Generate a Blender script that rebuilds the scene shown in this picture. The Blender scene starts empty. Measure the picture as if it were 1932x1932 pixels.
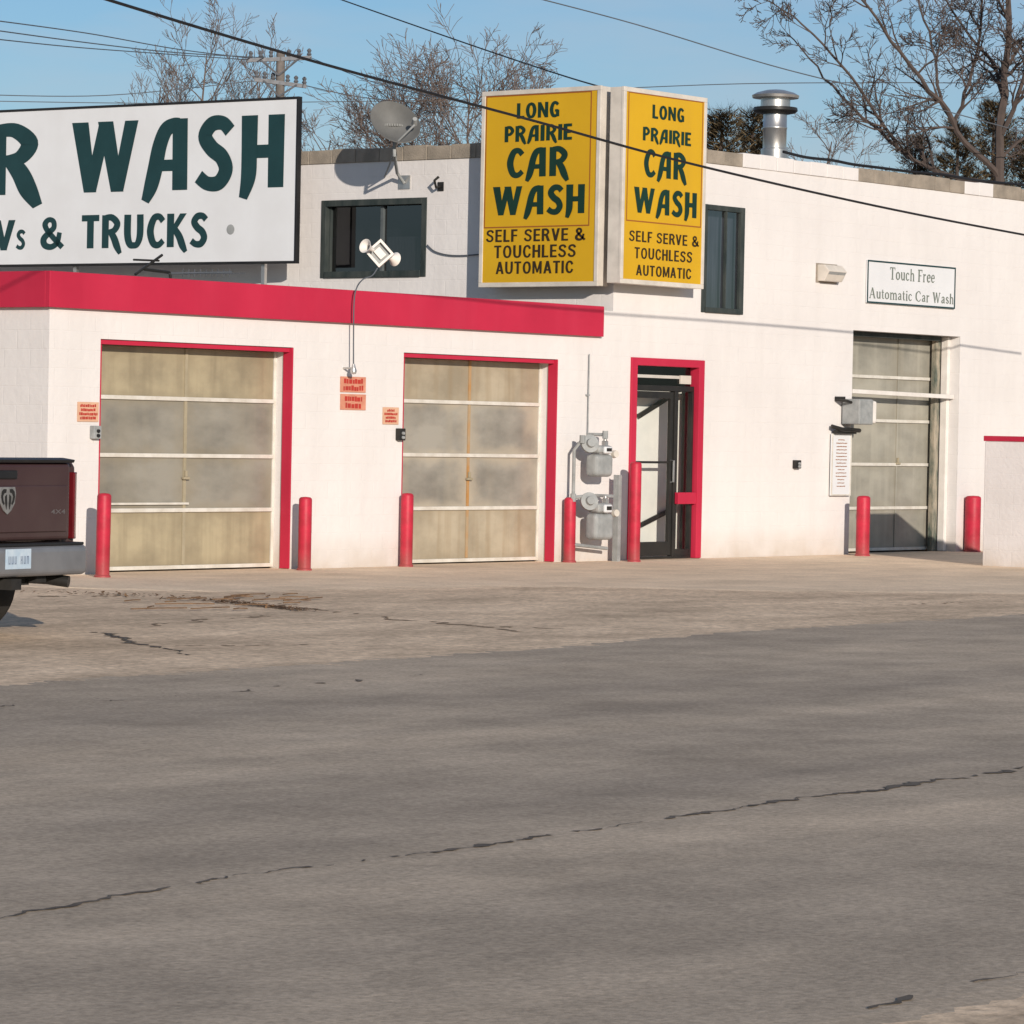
import bpy, math, random
from mathutils import Vector, Matrix
rad = math.radians
sc = bpy.context.scene
col = sc.collection
Z = Vector((0, 0, 1))
V = Vector

# ------------------------------------------------------------------ camera
F = 6800.0; S = 1932.0; CX = 966.0
th, pt, ro = rad(38.71), rad(1.306), rad(1.146)
F0 = V((math.cos(th), math.sin(th), 0)); R0 = V((math.sin(th), -math.cos(th), 0))
Fw = F0 * math.cos(pt) - Z * math.sin(pt); U0 = F0 * math.sin(pt) + Z * math.cos(pt)
Xc = R0 * math.cos(ro) + U0 * math.sin(ro); Yc = -R0 * math.sin(ro) + U0 * math.cos(ro)
def ray(px, py): return Fw * F + Xc * (px - CX) - Yc * (py - CX)
d_ = ray(1147, 1057)
CAM = -d_ * (1.64 / (-d_.z))
cd = bpy.data.cameras.new('camera'); co = bpy.data.objects.new('camera', cd); col.objects.link(co)
m3 = Matrix((Xc, Yc, -Fw)).transposed()
co.matrix_world = Matrix.Translation(CAM) @ m3.to_4x4()
cd.sensor_width = 36; cd.lens = 36 * F / S; cd.clip_start = .5; cd.clip_end = 6000
sc.camera = co

def onY(px, py, y=0.0):
    d = ray(px, py); return CAM + d * ((y - CAM.y) / d.y)
def onX(px, py, x=0.0):
    d = ray(px, py); return CAM + d * ((x - CAM.x) / d.x)
def onG(px, py, z=0.0):
    d = ray(px, py); return CAM + d * ((z - CAM.z) / d.z)
def atD(px, py, dep):
    return CAM + ray(px, py) * (dep / F)
class Plane:
    def __init__(s, P0, ud, n): s.P0, s.ud, s.n = V(P0), V(ud).normalized(), V(n).normalized()
    def uv(s, px, py):
        d = ray(px, py); t = (s.P0 - CAM).dot(s.n) / d.dot(s.n); p = CAM + d * t - s.P0
        return p.dot(s.ud), p.z
    def pt(s, u, v, off=0.0): return s.P0 + s.ud * u + Z * v + s.n * off
def planeX(x): return Plane((x, 0, 0), (0, -1, 0), (-1, 0, 0))
def planeY(y): return Plane((0, y, 0), (1, 0, 0), (0, -1, 0))

# ------------------------------------------------------------------ materials
def mk(name, c1, c2=None, scale=4., rough=.7, metal=0., bump=0., bscale=40., stretch=(1, 1, 1), lo=.35, hi=.65, spec=.3, detail=6, dirt=None, dirth=.5, blocks=0., streak=None, edge=None):
    m = bpy.data.materials.new(name); m.use_nodes = True
    nt = m.node_tree; N = nt.nodes; L = nt.links; b = N['Principled BSDF']
    b.inputs['Roughness'].default_value = rough; b.inputs['Metallic'].default_value = metal
    b.inputs['Specular IOR Level'].default_value = spec
    c2 = c2 or tuple(x * .82 for x in c1)
    tc = N.new('ShaderNodeTexCoord'); mp = N.new('ShaderNodeMapping'); mp.inputs['Scale'].default_value = stretch
    L.new(tc.outputs['Object'], mp.inputs['Vector'])
    nz = N.new('ShaderNodeTexNoise'); nz.inputs['Scale'].default_value = scale; nz.inputs['Detail'].default_value = detail
    nz.inputs['Roughness'].default_value = .6
    L.new(mp.outputs[0], nz.inputs['Vector'])
    cr = N.new('ShaderNodeValToRGB'); cr.color_ramp.elements[0].position = lo; cr.color_ramp.elements[1].position = hi
    cr.color_ramp.elements[0].color = (*c2, 1); cr.color_ramp.elements[1].color = (*c1, 1)
    L.new(nz.outputs['Fac'], cr.inputs['Fac'])
    out = cr.outputs['Color']
    if streak:   # vertical run-down stains
        sc_, colr, amt = streak
        m2 = N.new('ShaderNodeMapping'); m2.inputs['Scale'].default_value = (sc_, sc_, sc_ * .06); L.new(tc.outputs['Object'], m2.inputs['Vector'])
        n4 = N.new('ShaderNodeTexNoise'); n4.inputs['Scale'].default_value = 1; n4.inputs['Detail'].default_value = 5; L.new(m2.outputs[0], n4.inputs['Vector'])
        r4 = N.new('ShaderNodeMapRange'); r4.inputs['From Min'].default_value = .48; r4.inputs['From Max'].default_value = .75; r4.inputs['To Max'].default_value = amt
        L.new(n4.outputs['Fac'], r4.inputs['Value'])
        x4 = N.new('ShaderNodeMixRGB'); L.new(r4.outputs[0], x4.inputs['Fac']); L.new(out, x4.inputs['Color1']); x4.inputs['Color2'].default_value = (*colr, 1); out = x4.outputs['Color']
    if edge:    # grime gathering along the panel's own borders
        colr, amt = edge
        sp = N.new('ShaderNodeSeparateXYZ'); L.new(tc.outputs['Generated'], sp.inputs[0])
        def ab(o_):
            s1 = N.new('ShaderNodeMath'); s1.operation = 'SUBTRACT'; s1.inputs[1].default_value = .5; L.new(o_, s1.inputs[0])
            s2 = N.new('ShaderNodeMath'); s2.operation = 'ABSOLUTE'; L.new(s1.outputs[0], s2.inputs[0]); return s2.outputs[0]
        mxm = N.new('ShaderNodeMath'); mxm.operation = 'MAXIMUM'; L.new(ab(sp.outputs['X']), mxm.inputs[0]); L.new(ab(sp.outputs['Z']), mxm.inputs[1])
        n5 = N.new('ShaderNodeTexNoise'); n5.inputs['Scale'].default_value = 2.2; n5.inputs['Detail'].default_value = 6; L.new(tc.outputs['Object'], n5.inputs['Vector'])
        ad = N.new('ShaderNodeMath'); ad.operation = 'MULTIPLY_ADD'; L.new(n5.outputs['Fac'], ad.inputs[0]); ad.inputs[1].default_value = .55; L.new(mxm.outputs[0], ad.inputs[2])
        r5 = N.new('ShaderNodeMapRange'); r5.interpolation_type = 'SMOOTHSTEP'; r5.inputs['From Min'].default_value = .55; r5.inputs['From Max'].default_value = .86; r5.inputs['To Max'].default_value = amt
        L.new(ad.outputs[0], r5.inputs['Value'])
        x5 = N.new('ShaderNodeMixRGB'); L.new(r5.outputs[0], x5.inputs['Fac']); L.new(out, x5.inputs['Color1']); x5.inputs['Color2'].default_value = (*colr, 1); out = x5.outputs['Color']
    if dirt:
        ge = N.new('ShaderNodeNewGeometry'); sp = N.new('ShaderNodeSeparateXYZ'); L.new(ge.outputs['Position'], sp.inputs[0])
        mr = N.new('ShaderNodeMapRange'); mr.inputs['From Min'].default_value = 0; mr.inputs['From Max'].default_value = dirth
        mr.inputs['To Min'].default_value = 1; mr.inputs['To Max'].default_value = 0
        L.new(sp.outputs['Z'], mr.inputs['Value'])
        n3 = N.new('ShaderNodeTexNoise'); n3.inputs['Scale'].default_value = 3; n3.inputs['Detail'].default_value = 8
        L.new(ge.outputs['Position'], n3.inputs['Vector'])
        mu = N.new('ShaderNodeMath'); mu.operation = 'MULTIPLY'; L.new(mr.outputs[0], mu.inputs[0]); L.new(n3.outputs['Fac'], mu.inputs[1])
        mx = N.new('ShaderNodeMixRGB'); L.new(mu.outputs[0], mx.inputs['Fac']); L.new(out, mx.inputs['Color1']); mx.inputs['Color2'].default_value = (*dirt, 1)
        out = mx.outputs['Color']
    L.new(out, b.inputs['Base Color'])
    if bump or blocks:
        n2 = N.new('ShaderNodeTexNoise'); n2.inputs['Scale'].default_value = bscale; n2.inputs['Detail'].default_value = 4
        L.new(mp.outputs[0], n2.inputs['Vector'])
        bp = N.new('ShaderNodeBump'); bp.inputs['Strength'].default_value = bump; bp.inputs['Distance'].default_value = .02
        L.new(n2.outputs['Fac'], bp.inputs['Height']); L.new(bp.outputs['Normal'], b.inputs['Normal'])
        if blocks:
            ge = N.new('ShaderNodeNewGeometry'); sp = N.new('ShaderNodeSeparateXYZ'); L.new(ge.outputs['Position'], sp.inputs[0])
            ad = N.new('ShaderNodeMath'); ad.operation = 'ADD'; L.new(sp.outputs['X'], ad.inputs[0]); L.new(sp.outputs['Y'], ad.inputs[1])
            cb = N.new('ShaderNodeCombineXYZ'); L.new(ad.outputs[0], cb.inputs['X']); L.new(sp.outputs['Z'], cb.inputs['Y'])
            br = N.new('ShaderNodeTexBrick'); br.inputs['Scale'].default_value = 1; br.inputs['Brick Width'].default_value = .4
            br.inputs['Row Height'].default_value = .2; br.inputs['Mortar Size'].default_value = .008; br.inputs['Mortar Smooth'].default_value = .6
            L.new(cb.outputs[0], br.inputs['Vector'])
            b2 = N.new('ShaderNodeBump'); b2.invert = True; b2.inputs['Strength'].default_value = blocks; b2.inputs['Distance'].default_value = .01
            L.new(br.outputs['Fac'], b2.inputs['Height']); L.new(bp.outputs['Normal'], b2.inputs['Normal']); L.new(b2.outputs['Normal'], b.inputs['Normal'])
    return m
M = {}
M['wall'] = mk('white_wall_paint', (.69, .66, .645), (.635, .604, .59), .7, .8, bump=.3, bscale=9, dirt=(.44, .36, .28), dirth=.4, blocks=.24, lo=.3, hi=.62, streak=(4., (.57, .54, .52), .25))
M['block'] = mk('bare_block', (.34, .29, .235), (.22, .19, .155), 3, .9, bump=.5, bscale=60)
M['red'] = mk('red_paint', (.48, .020, .055), (.41, .016, .046), .8, .5, bump=.08, bscale=6, streak=(3., (.51, .04, .08), .25))
M['bollard'] = mk('red_bollard_paint', (.50, .02, .05), (.34, .02, .035), 5, .5, bump=.1, bscale=30, dirt=(.2, .1, .08), dirth=.25)
TAN = dict(rough=.32, bump=.12, bscale=5, spec=.45, lo=.34, hi=.62)
M['tan1'] = mk('stained_fiberglass', (.40, .34, .225), (.255, .215, .145), 1.3, stretch=(1, 1, 1.4), streak=(7., (.19, .155, .10), .55), edge=((.22, .18, .12), .5), **TAN)
M['tan2'] = mk('stained_fiberglass_pale', (.42, .36, .265), (.275, .235, .17), 1.3, stretch=(1, 1, 1.4), streak=(7., (.25, .18, .10), .6), edge=((.26, .21, .145), .5), **TAN)
M['gry1'] = mk('dull_fiberglass', (.28, .262, .222), (.165, .155, .132), 1.1, stretch=(1, 1, 1.8), streak=(5., (.29, .26, .20), .4), edge=((.25, .205, .135), .45), **TAN)
M['gry2'] = mk('dull_fiberglass_pale', (.32, .298, .255), (.19, .176, .15), 1.1, stretch=(1, 1, 1.8), streak=(5., (.32, .28, .21), .4), edge=((.42, .36, .275), .8), **TAN)
M['grn'] = mk('grey_fiberglass', (.36, .34, .285), (.22, .21, .178), 1.0, stretch=(1, 1, 1.6), streak=(8., (.41, .385, .32), .5), edge=((.24, .215, .165), .5), **TAN)
M['rail'] = mk('dull_aluminium', (.72, .69, .63), (.58, .54, .47), 5, .45, .15)
M['stile'] = mk('tan_stile', (.36, .31, .22), (.29, .25, .17), 6, .5)
M['rust'] = mk('rust_stain', (.40, .20, .06), (.36, .30, .21), 2.2, .8, stretch=(1, 1, 1))
M['whitemetal'] = mk('white_metal', (.74, .70, .66), (.64, .60, .56), 4, .5)
M['signwhite'] = mk('sign_white', (.68, .69, .71), (.64, .645, .66), 1.5, .45, streak=(3., (.60, .60, .61), .25))
M['cream'] = mk('cream_metal', (.62, .57, .51), (.5, .46, .41), 4, .5)
M['yellow'] = mk('yellow_sign_face', (.59, .345, .009), (.54, .31, .008), 1.0, .4, spec=.4, streak=(3., (.50, .29, .015), .35))
M['ink'] = mk('dark_green_ink', (.012, .045, .05), (.01, .038, .042), 3, .5)
M['inkblack'] = mk('deep_green_ink', (.007, .034, .022), (.006, .028, .018), 3, .5)
M['inkbrown'] = mk('brown_black_ink', (.035, .022, .010), (.028, .018, .008), 3, .5)
M['brownline'] = mk('brown_line', (.30, .10, .02), (.27, .09, .02), 3, .5)
M['black'] = mk('black_paint', (.012, .012, .014), (.02, .02, .02), 3, .5)
M['dkgreen'] = mk('weathered_green_trim', (.020, .030, .030), (.05, .058, .055), 7, .7, bump=.2, stretch=(1, 1, .3))
M['oldpost'] = mk('peeling_green_post', (.04, .07, .06), (.36, .31, .24), 7, .8, bump=.3, stretch=(1, 1, .3))
M['bronze'] = mk('dark_bronze_aluminium', (.022, .022, .022), (.035, .033, .03), 5, .4, .3)
M['chrome'] = mk('grey_chrome', (.40, .40, .41), (.30, .30, .31), 3, .25, .8)
M['bumper'] = mk('grey_bumper', (.25, .255, .27), (.18, .185, .20), 2, .38, .35, dirt=(.24, .20, .17), dirth=.7)
M['galv'] = mk('galvanised_steel', (.62, .61, .59), (.42, .41, .40), 5, .35, .85, stretch=(1, 1, .3))
M['gasgrey'] = mk('gas_meter_grey', (.32, .33, .33), (.23, .24, .24), 8, .55)
M['mullion'] = mk('dull_mullion', (.10, .115, .12), (.07, .08, .085), 6, .6)
M['dishgrey'] = mk('dish_grey', (.155, .155, .15), (.12, .12, .116), 3, .65)
M['dishmark'] = mk('dish_marking', (.24, .24, .23), (.21, .21, .2), 3, .55)
M['paper'] = mk('faded_paper', (.64, .40, .27), (.55, .32, .21), 6, .8)
M['paperred'] = mk('faded_red_plate', (.60, .27, .18), (.50, .20, .13), 8, .8)
M['redink'] = mk('red_ink', (.46, .035, .025), (.36, .04, .03), 9, .8)
M['greyink'] = mk('grey_ink', (.17, .20, .17), (.14, .16, .14), 5, .7)
M['plateink'] = mk('faded_plate_ink', (.16, .20, .29), (.24, .29, .36), 9, .7)
M['wire'] = mk('black_cable', (.010, .010, .012), (.016, .016, .018), 3, .6)
M['wiregrey'] = mk('grey_cable', (.10, .11, .13), (.08, .09, .1), 3, .6)
M['maroon'] = mk('maroon_car_paint', (.055, .025, .027), (.046, .02, .022), 2, .36, .2, spec=.5, dirt=(.15, .11, .095), dirth=1.5)
M['badge'] = mk('dull_badge', (.22, .20, .20), (.18, .16, .16), 2, .4, .5)
M['silver'] = mk('pale_silver', (.30, .295, .29), (.19, .185, .18), 14, .35, .4)
M['rubber'] = mk('tyre_rubber', (.014, .014, .014), (.03, .027, .024), 8, .85)
M['redlens'] = mk('red_lens', (.13, .008, .012), (.09, .006, .008), 5, .25, spec=.6)
M['plate'] = mk('plate_blue_white', (.50, .58, .65), (.36, .47, .58), 8, .5)
M['bark'] = mk('grey_brown_bark', (.092, .070, .062), (.058, .045, .040), 3, .9)
M['barkpale'] = mk('pale_brown_bark', (.140, .108, .094), (.092, .072, .064), 3, .9)
M['needle'] = mk('pine_needles', (.150, .105, .052), (.062, .047, .026), 1.5, .8)
M['wood'] = mk('pole_wood', (.17, .15, .14), (.11, .10, .09), 6, .9)
M['polesteel'] = mk('crossarm_steel', (.17, .175, .19), (.11, .115, .125), 6, .5, .3)
M['roof'] = mk('roof_gravel', (.25, .23, .21), (.15, .14, .13), 6, .95)
M['inside'] = mk('pale_interior', (.80, .79, .73), (.70, .70, .65), 2, .8)
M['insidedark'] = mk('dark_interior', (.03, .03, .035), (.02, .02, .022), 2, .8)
M['reflgrey'] = mk('painted_grey_reflection', (.20, .21, .235), (.10, .105, .12), 3, .8, stretch=(6, 6, .4))  # streaky grey imitating glass reflections, painted on the tall window's backing sheet
M['enclosure'] = mk('off_white_block', (.68, .65, .65), (.62, .59, .585), 1.5, .85, bump=.25, bscale=20, dirt=(.45, .38, .3), dirth=.3, blocks=.2)
M['crack'] = mk('dark_crack', (.08, .066, .054), (.17, .14, .112), 3, .95)
M['crackbrown'] = mk('brown_crack', (.20, .14, .09), (.38, .28, .19), 3, .95)
M['leaf'] = mk('dead_leaves', (.20, .115, .06), (.09, .055, .035), 6, .9)
def glass_mat(name, tint, fac):
    m = bpy.data.materials.new(name); m.use_nodes = True; nt = m.node_tree; N = nt.nodes; L = nt.links
    for n in list(N): N.remove(n)
    o = N.new('ShaderNodeOutputMaterial'); t = N.new('ShaderNodeBsdfTransparent'); t.inputs[0].default_value = (*tint, 1)
    g = N.new('ShaderNodeBsdfGlossy'); g.inputs['Roughness'].default_value = .03
    nz = N.new('ShaderNodeTexNoise'); nz.inputs['Scale'].default_value = 3
    bp = N.new('ShaderNodeBump'); bp.inputs['Strength'].default_value = .04; L.new(nz.outputs['Fac'], bp.inputs['Height']); L.new(bp.outputs[0], g.inputs['Normal'])
    mx = N.new('ShaderNodeMixShader'); mx.inputs[0].default_value = fac
    L.new(t.outputs[0], mx.inputs[1]); L.new(g.outputs[0], mx.inputs[2]); L.new(mx.outputs[0], o.inputs[0])
    return m
M['glass'] = glass_mat('clear_glass', (.95, .96, .96), .07)
M['darkglass'] = glass_mat('dark_glass', (.35, .37, .42), .14)
M['blueglass'] = glass_mat('reflecting_glass', (.5, .52, .57), .25)

def ground_mat(name, cols, scale, stretch, fine, bump, spot=.2, mid=.15, mids=1.6):
    m = bpy.data.materials.new(name); m.use_nodes = True; nt = m.node_tree; N = nt.nodes; L = nt.links; b = N['Principled BSDF']
    b.inputs['Roughness'].default_value = .95; b.inputs['Specular IOR Level'].default_value = .1
    ge = N.new('ShaderNodeNewGeometry'); mp = N.new('ShaderNodeMapping'); mp.inputs['Scale'].default_value = stretch; mp.inputs['Rotation'].default_value = (0, 0, rad(2))
    L.new(ge.outputs['Position'], mp.inputs['Vector'])
    def noise(src, s, d=6, r=.6):
        n = N.new('ShaderNodeTexNoise'); n.inputs['Scale'].default_value = s; n.inputs['Detail'].default_value = d; n.inputs['Roughness'].default_value = r
        L.new(src, n.inputs['Vector']); return n.outputs['Fac']
    def rng_(src, a, c, t0, t1):
        q = N.new('ShaderNodeMapRange'); q.inputs['From Min'].default_value = a; q.inputs['From Max'].default_value = c; q.inputs['To Min'].default_value = t0; q.inputs['To Max'].default_value = t1
        L.new(src, q.inputs['Value']); return q.outputs[0]
    cr = N.new('ShaderNodeValToRGB'); els = cr.color_ramp.elements
    els[0].position = .33; els[0].color = (*cols[0], 1); els[1].position = .67; els[1].color = (*cols[2], 1)
    e = els.new(.5); e.color = (*cols[1], 1)
    L.new(noise(mp.outputs[0], scale, 9, .66), cr.inputs['Fac'])
    n2 = noise(ge.outputs['Position'], fine, 4, .75)
    f1 = rng_(n2, .25, .75, 1 - spot, 1 + spot)
    f2 = rng_(noise(ge.outputs['Position'], mids, 8, .7), .3, .7, 1 - mid, 1 + mid)
    mu = N.new('ShaderNodeMath'); mu.operation = 'MULTIPLY'; L.new(f1, mu.inputs[0]); L.new(f2, mu.inputs[1])
    vm = N.new('ShaderNodeVectorMath'); vm.operation = 'SCALE'; L.new(cr.outputs['Color'], vm.inputs[0]); L.new(mu.outputs[0], vm.inputs['Scale'])
    L.new(vm.outputs[0], b.inputs['Base Color'])
    bp = N.new('ShaderNodeBump'); bp.inputs['Strength'].default_value = bump; bp.inputs['Distance'].default_value = .01
    L.new(n2, bp.inputs['Height']); L.new(bp.outputs[0], b.inputs['Normal'])
    return m
M['road'] = ground_mat('worn_asphalt', [(.345, .283, .223), (.445, .362, .279), (.585, .468, .352)], .42, (.2, 1, 1), 34, .35, .32, .24, .9)
M['lot'] = ground_mat('sandy_lot', [(.49, .372, .262), (.665, .505, .358), (.79, .605, .432)], .8, (.4, 1, 1), 13, .45, .44, .2)
M['apron'] = ground_mat('concrete_apron', [(.66, .52, .375), (.77, .605, .44), (.82, .65, .475)], .9, (.4, 1, 1), 24, .2, .2, .14)

# ------------------------------------------------------------------ mesh helpers
ORG = {}
class MB:
    def __init__(s): s.v = []; s.f = []
    def add(s, vs, fs):
        n = len(s.v); s.v += [V(a) for a in vs]; s.f += [tuple(i + n for i in f) for f in fs]; return s
    def quad(s, a, b, c, d): return s.add([a, b, c, d], [(0, 1, 2, 3)])
    def box(s, x0, x1, y0, y1, z0, z1):
        if x0 > x1: x0, x1 = x1, x0
        if y0 > y1: y0, y1 = y1, y0
        vs = [(x, y, z) for z in (z0, z1) for y in (y0, y1) for x in (x0, x1)]
        return s.add(vs, [(0, 2, 3, 1), (4, 5, 7, 6), (0, 1, 5, 4), (2, 6, 7, 3), (0, 4, 6, 2), (1, 3, 7, 5)])
    def obox(s, c, a, b, d):
        c, a, b, d = V(c), V(a), V(b), V(d)
        vs = [c + a * i + b * j + d * k for k in (-1, 1) for j in (-1, 1) for i in (-1, 1)]
        return s.add(vs, [(0, 2, 3, 1), (4, 5, 7, 6), (0, 1, 5, 4), (2, 6, 7, 3), (0, 4, 6, 2), (1, 3, 7, 5)])
    def tube(s, pts, r, n=6, cap=True):
        pts = [V(p) for p in pts]; k = len(pts)
        rr = r if isinstance(r, (list, tuple)) else [r] * k
        vs = []; u = None
        for i, p in enumerate(pts):
            t = (pts[min(i + 1, k - 1)] - pts[max(i - 1, 0)])
            t = t.normalized() if t.length > 1e-9 else Z
            if u is None:
                u = t.orthogonal().normalized()
            else:
                u = (u - t * u.dot(t)); u = u.normalized() if u.length > 1e-6 else t.orthogonal().normalized()
            w = t.cross(u)
            for j in range(n):
                a = 2 * math.pi * j / n; vs.append(p + (u * math.cos(a) + w * math.sin(a)) * rr[i])
        fs = []
        for i in range(k - 1):
            for j in range(n):
                a = i * n + j; b = i * n + (j + 1) % n; fs.append((a, b, b + n, a + n))
        if cap and n > 2: fs.append(tuple(range(n - 1, -1, -1))); fs.append(tuple((k - 1) * n + j for j in range(n)))
        return s.add(vs, fs)
    def lathe(s, prof, o, axis=(0, 0, 1), n=24, sx=1.):
        ax = V(axis).normalized(); u = ax.orthogonal().normalized()
        if abs(ax.z) < .99: u = ax.cross(Z).normalized()
        w = ax.cross(u); o = V(o); vs = []
        for r, h in prof:
            r = max(r, 1e-4)
            for j in range(n):
                a = 2 * math.pi * j / n; vs.append(o + ax * h + (u * math.cos(a) * sx + w * math.sin(a)) * r)
        fs = []
        for i in range(len(prof) - 1):
            for j in range(n):
                a = i * n + j; b = i * n + (j + 1) % n; fs.append((a, b, b + n, a + n))
        return s.add(vs, fs)
    def prism(s, pts, off):
        k = len(pts); off = V(off); vs = [V(p) for p in pts] + [V(p) + off for p in pts]
        fs = [tuple(range(k - 1, -1, -1)), tuple(range(k, 2 * k))] + [(i, (i + 1) % k, (i + 1) % k + k, i + k) for i in range(k)]
        return s.add(vs, fs)
    def build(s, name, mat, parent=None, smooth=False, bevel=0, seg=2, loc=None):
        org = ORG.get(parent, V((0, 0, 0))) if parent else V(loc or (0, 0, 0))
        me = bpy.data.meshes.new(name); me.from_pydata([tuple(v - org) for v in s.v], [], s.f)
        me.materials.append(mat); me.update()
        if smooth:
            me.polygons.foreach_set('use_smooth', [True] * len(me.polygons)); me.set_sharp_from_angle(angle=rad(42))
        o = bpy.data.objects.new(name, me); col.objects.link(o)
        if parent: o.parent = parent
        else: o.location = org
        ORG[o] = org
        if bevel:
            b = o.modifiers.new('bevel', 'BEVEL'); b.width = bevel; b.segments = seg; b.limit_method = 'ANGLE'; b.angle_limit = rad(35)
        return o
def tag(o, label, cat, group=None):
    o['label'] = label; o['category'] = cat
    if group: o['group'] = group
    return o
def thing(name, label, cat, loc=(0, 0, 0), group=None):
    o = bpy.data.objects.new(name, None); col.objects.link(o); o.location = loc; o.empty_display_size = .2; ORG[o] = V(loc)
    return tag(o, label, cat, group)
def struct(o): o['kind'] = 'structure'; return o

# lettering ---------------------------------------------------------
def crom(p, n=5):
    out = []
    for i in range(len(p) - 1):
        p0 = p[max(i - 1, 0)]; p1 = p[i]; p2 = p[i + 1]; p3 = p[min(i + 2, len(p) - 1)]
        for k in range(n):
            t = k / n
            out.append(tuple(.5 * (2 * b + (c - a) * t + (2 * a - 5 * b + 4 * c - d) * t * t + (-a + 3 * b - 3 * c + d) * t ** 3) for a, b, c, d in zip(p0, p1, p2, p3)))
    out.append(tuple(p[-1])); return out
# heavy display face: curved A with its left leg sweeping below the baseline
GL = {
 'W': (1.10, [(0, [(.11, 1, .25), (.30, 0, .19)]), (0, [(.30, 0, .18), (.55, .99, .19)]), (0, [(.55, 1, .23), (.77, 0, .19)]), (0, [(.77, 0, .18), (1.0, 1, .20)])]),
 'A': (.78, [(0, [(.61, 1, .22), (.62, 0, .22)]), (1, [(.60, .91, .17), (.50, .91, .18), (.37, .84, .20), (.27, .62, .21), (.20, .30, .22), (.13, .05, .20), (.04, -.15, .12)]), (0, [(.20, .35, .14), (.60, .35, .14)])]),
 'S': (.62, [(1, [(.55, .80, .17), (.43, .91, .17), (.25, .90, .19), (.14, .74, .20), (.25, .57, .20), (.42, .44, .20), (.49, .26, .20), (.38, .09, .19), (.19, .08, .17), (.04, .18, .17)])]),
 'H': (.68, [(1, [(.14, 1, .23), (.14, .5, .22), (.13, .15, .21), (.05, -.14, .12)]), (0, [(.57, 1, .23), (.57, 0, .22)]), (0, [(.14, .5, .16), (.57, .5, .16)])]),
 'R': (.70, [(0, [(.12, 1, .22), (.12, 0, .22)]), (1, [(.12, .92, .16), (.36, .92, .18), (.55, .74, .20), (.46, .55, .18), (.30, .49, .15), (.12, .48, .15)]), (1, [(.29, .52, .17), (.44, .3, .21), (.55, .05, .21), (.67, -.17, .12)])]),
 'C': (.62, [(1, [(.58, .78, .17), (.44, .92, .17), (.25, .86, .20), (.13, .5, .22), (.23, .14, .20), (.42, .07, .17), (.59, .20, .16)])]),
 'L': (.54, [(0, [(.12, 1, .22), (.12, 0, .22)]), (0, [(.12, .08, .16), (.54, .08, .16)])]),
 'O': (.74, [(1, [(.37, .93, .16), (.20, .82, .20), (.12, .5, .22), (.2, .17, .2), (.37, .07, .16), (.54, .17, .2), (.62, .5, .22), (.54, .82, .2), (.37, .93, .16)])]),
 'N': (.74, [(0, [(.12, 1, .2), (.12, 0, .2)]), (0, [(.62, 1, .2), (.62, 0, .2)]), (0, [(.12, 1, .2), (.62, 0, .2)])]),
 'G': (.68, [(1, [(.59, .79, .16), (.43, .92, .17), (.24, .86, .20), (.13, .5, .22), (.22, .14, .20), (.40, .07, .17), (.56, .14, .16)]), (0, [(.56, .45, .2), (.56, .03, .2)]), (0, [(.38, .42, .13), (.6, .42, .13)])]),
 'P': (.62, [(0, [(.12, 1, .22), (.12, 0, .22)]), (1, [(.12, .92, .16), (.36, .92, .18), (.52, .71, .20), (.38, .50, .17), (.12, .47, .15)])]),
 'I': (.24, [(0, [(.12, 1, .23), (.12, 0, .23)])]),
 'E': (.56, [(0, [(.12, 1, .22), (.12, 0, .22)]), (0, [(.12, .92, .16), (.54, .92, .16)]), (0, [(.12, .5, .15), (.48, .5, .15)]), (0, [(.12, .08, .16), (.55, .08, .16)])]),
 'T': (.64, [(0, [(.32, 1, .22), (.32, 0, .22)]), (0, [(0, .92, .17), (.64, .92, .17)])]),
 'U': (.70, [(1, [(.12, 1, .22), (.12, .4, .22), (.2, .12, .2), (.34, .07, .17), (.48, .12, .18), (.57, .4, .21), (.57, 1, .21)])]),
 'K': (.70, [(0, [(.12, 1, .22), (.12, 0, .22)]), (0, [(.57, 1, .21), (.2, .48, .18)]), (1, [(.24, .56, .18), (.42, .32, .21), (.54, .05, .21), (.66, -.15, .12)])]),
 'V': (.72, [(0, [(.11, 1, .24), (.36, 0, .19)]), (0, [(.36, 0, .17), (.62, 1, .20)])]),
 '&': (.80, [(1, [(.66, .52, .14), (.58, .2, .16), (.38, .06, .17), (.16, .12, .19), (.12, .32, .19), (.30, .52, .17), (.46, .68, .16), (.44, .88, .15), (.28, .93, .15), (.16, .8, .17), (.22, .62, .16), (.44, .36, .16), (.76, .04, .16)])]),
}
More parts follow.
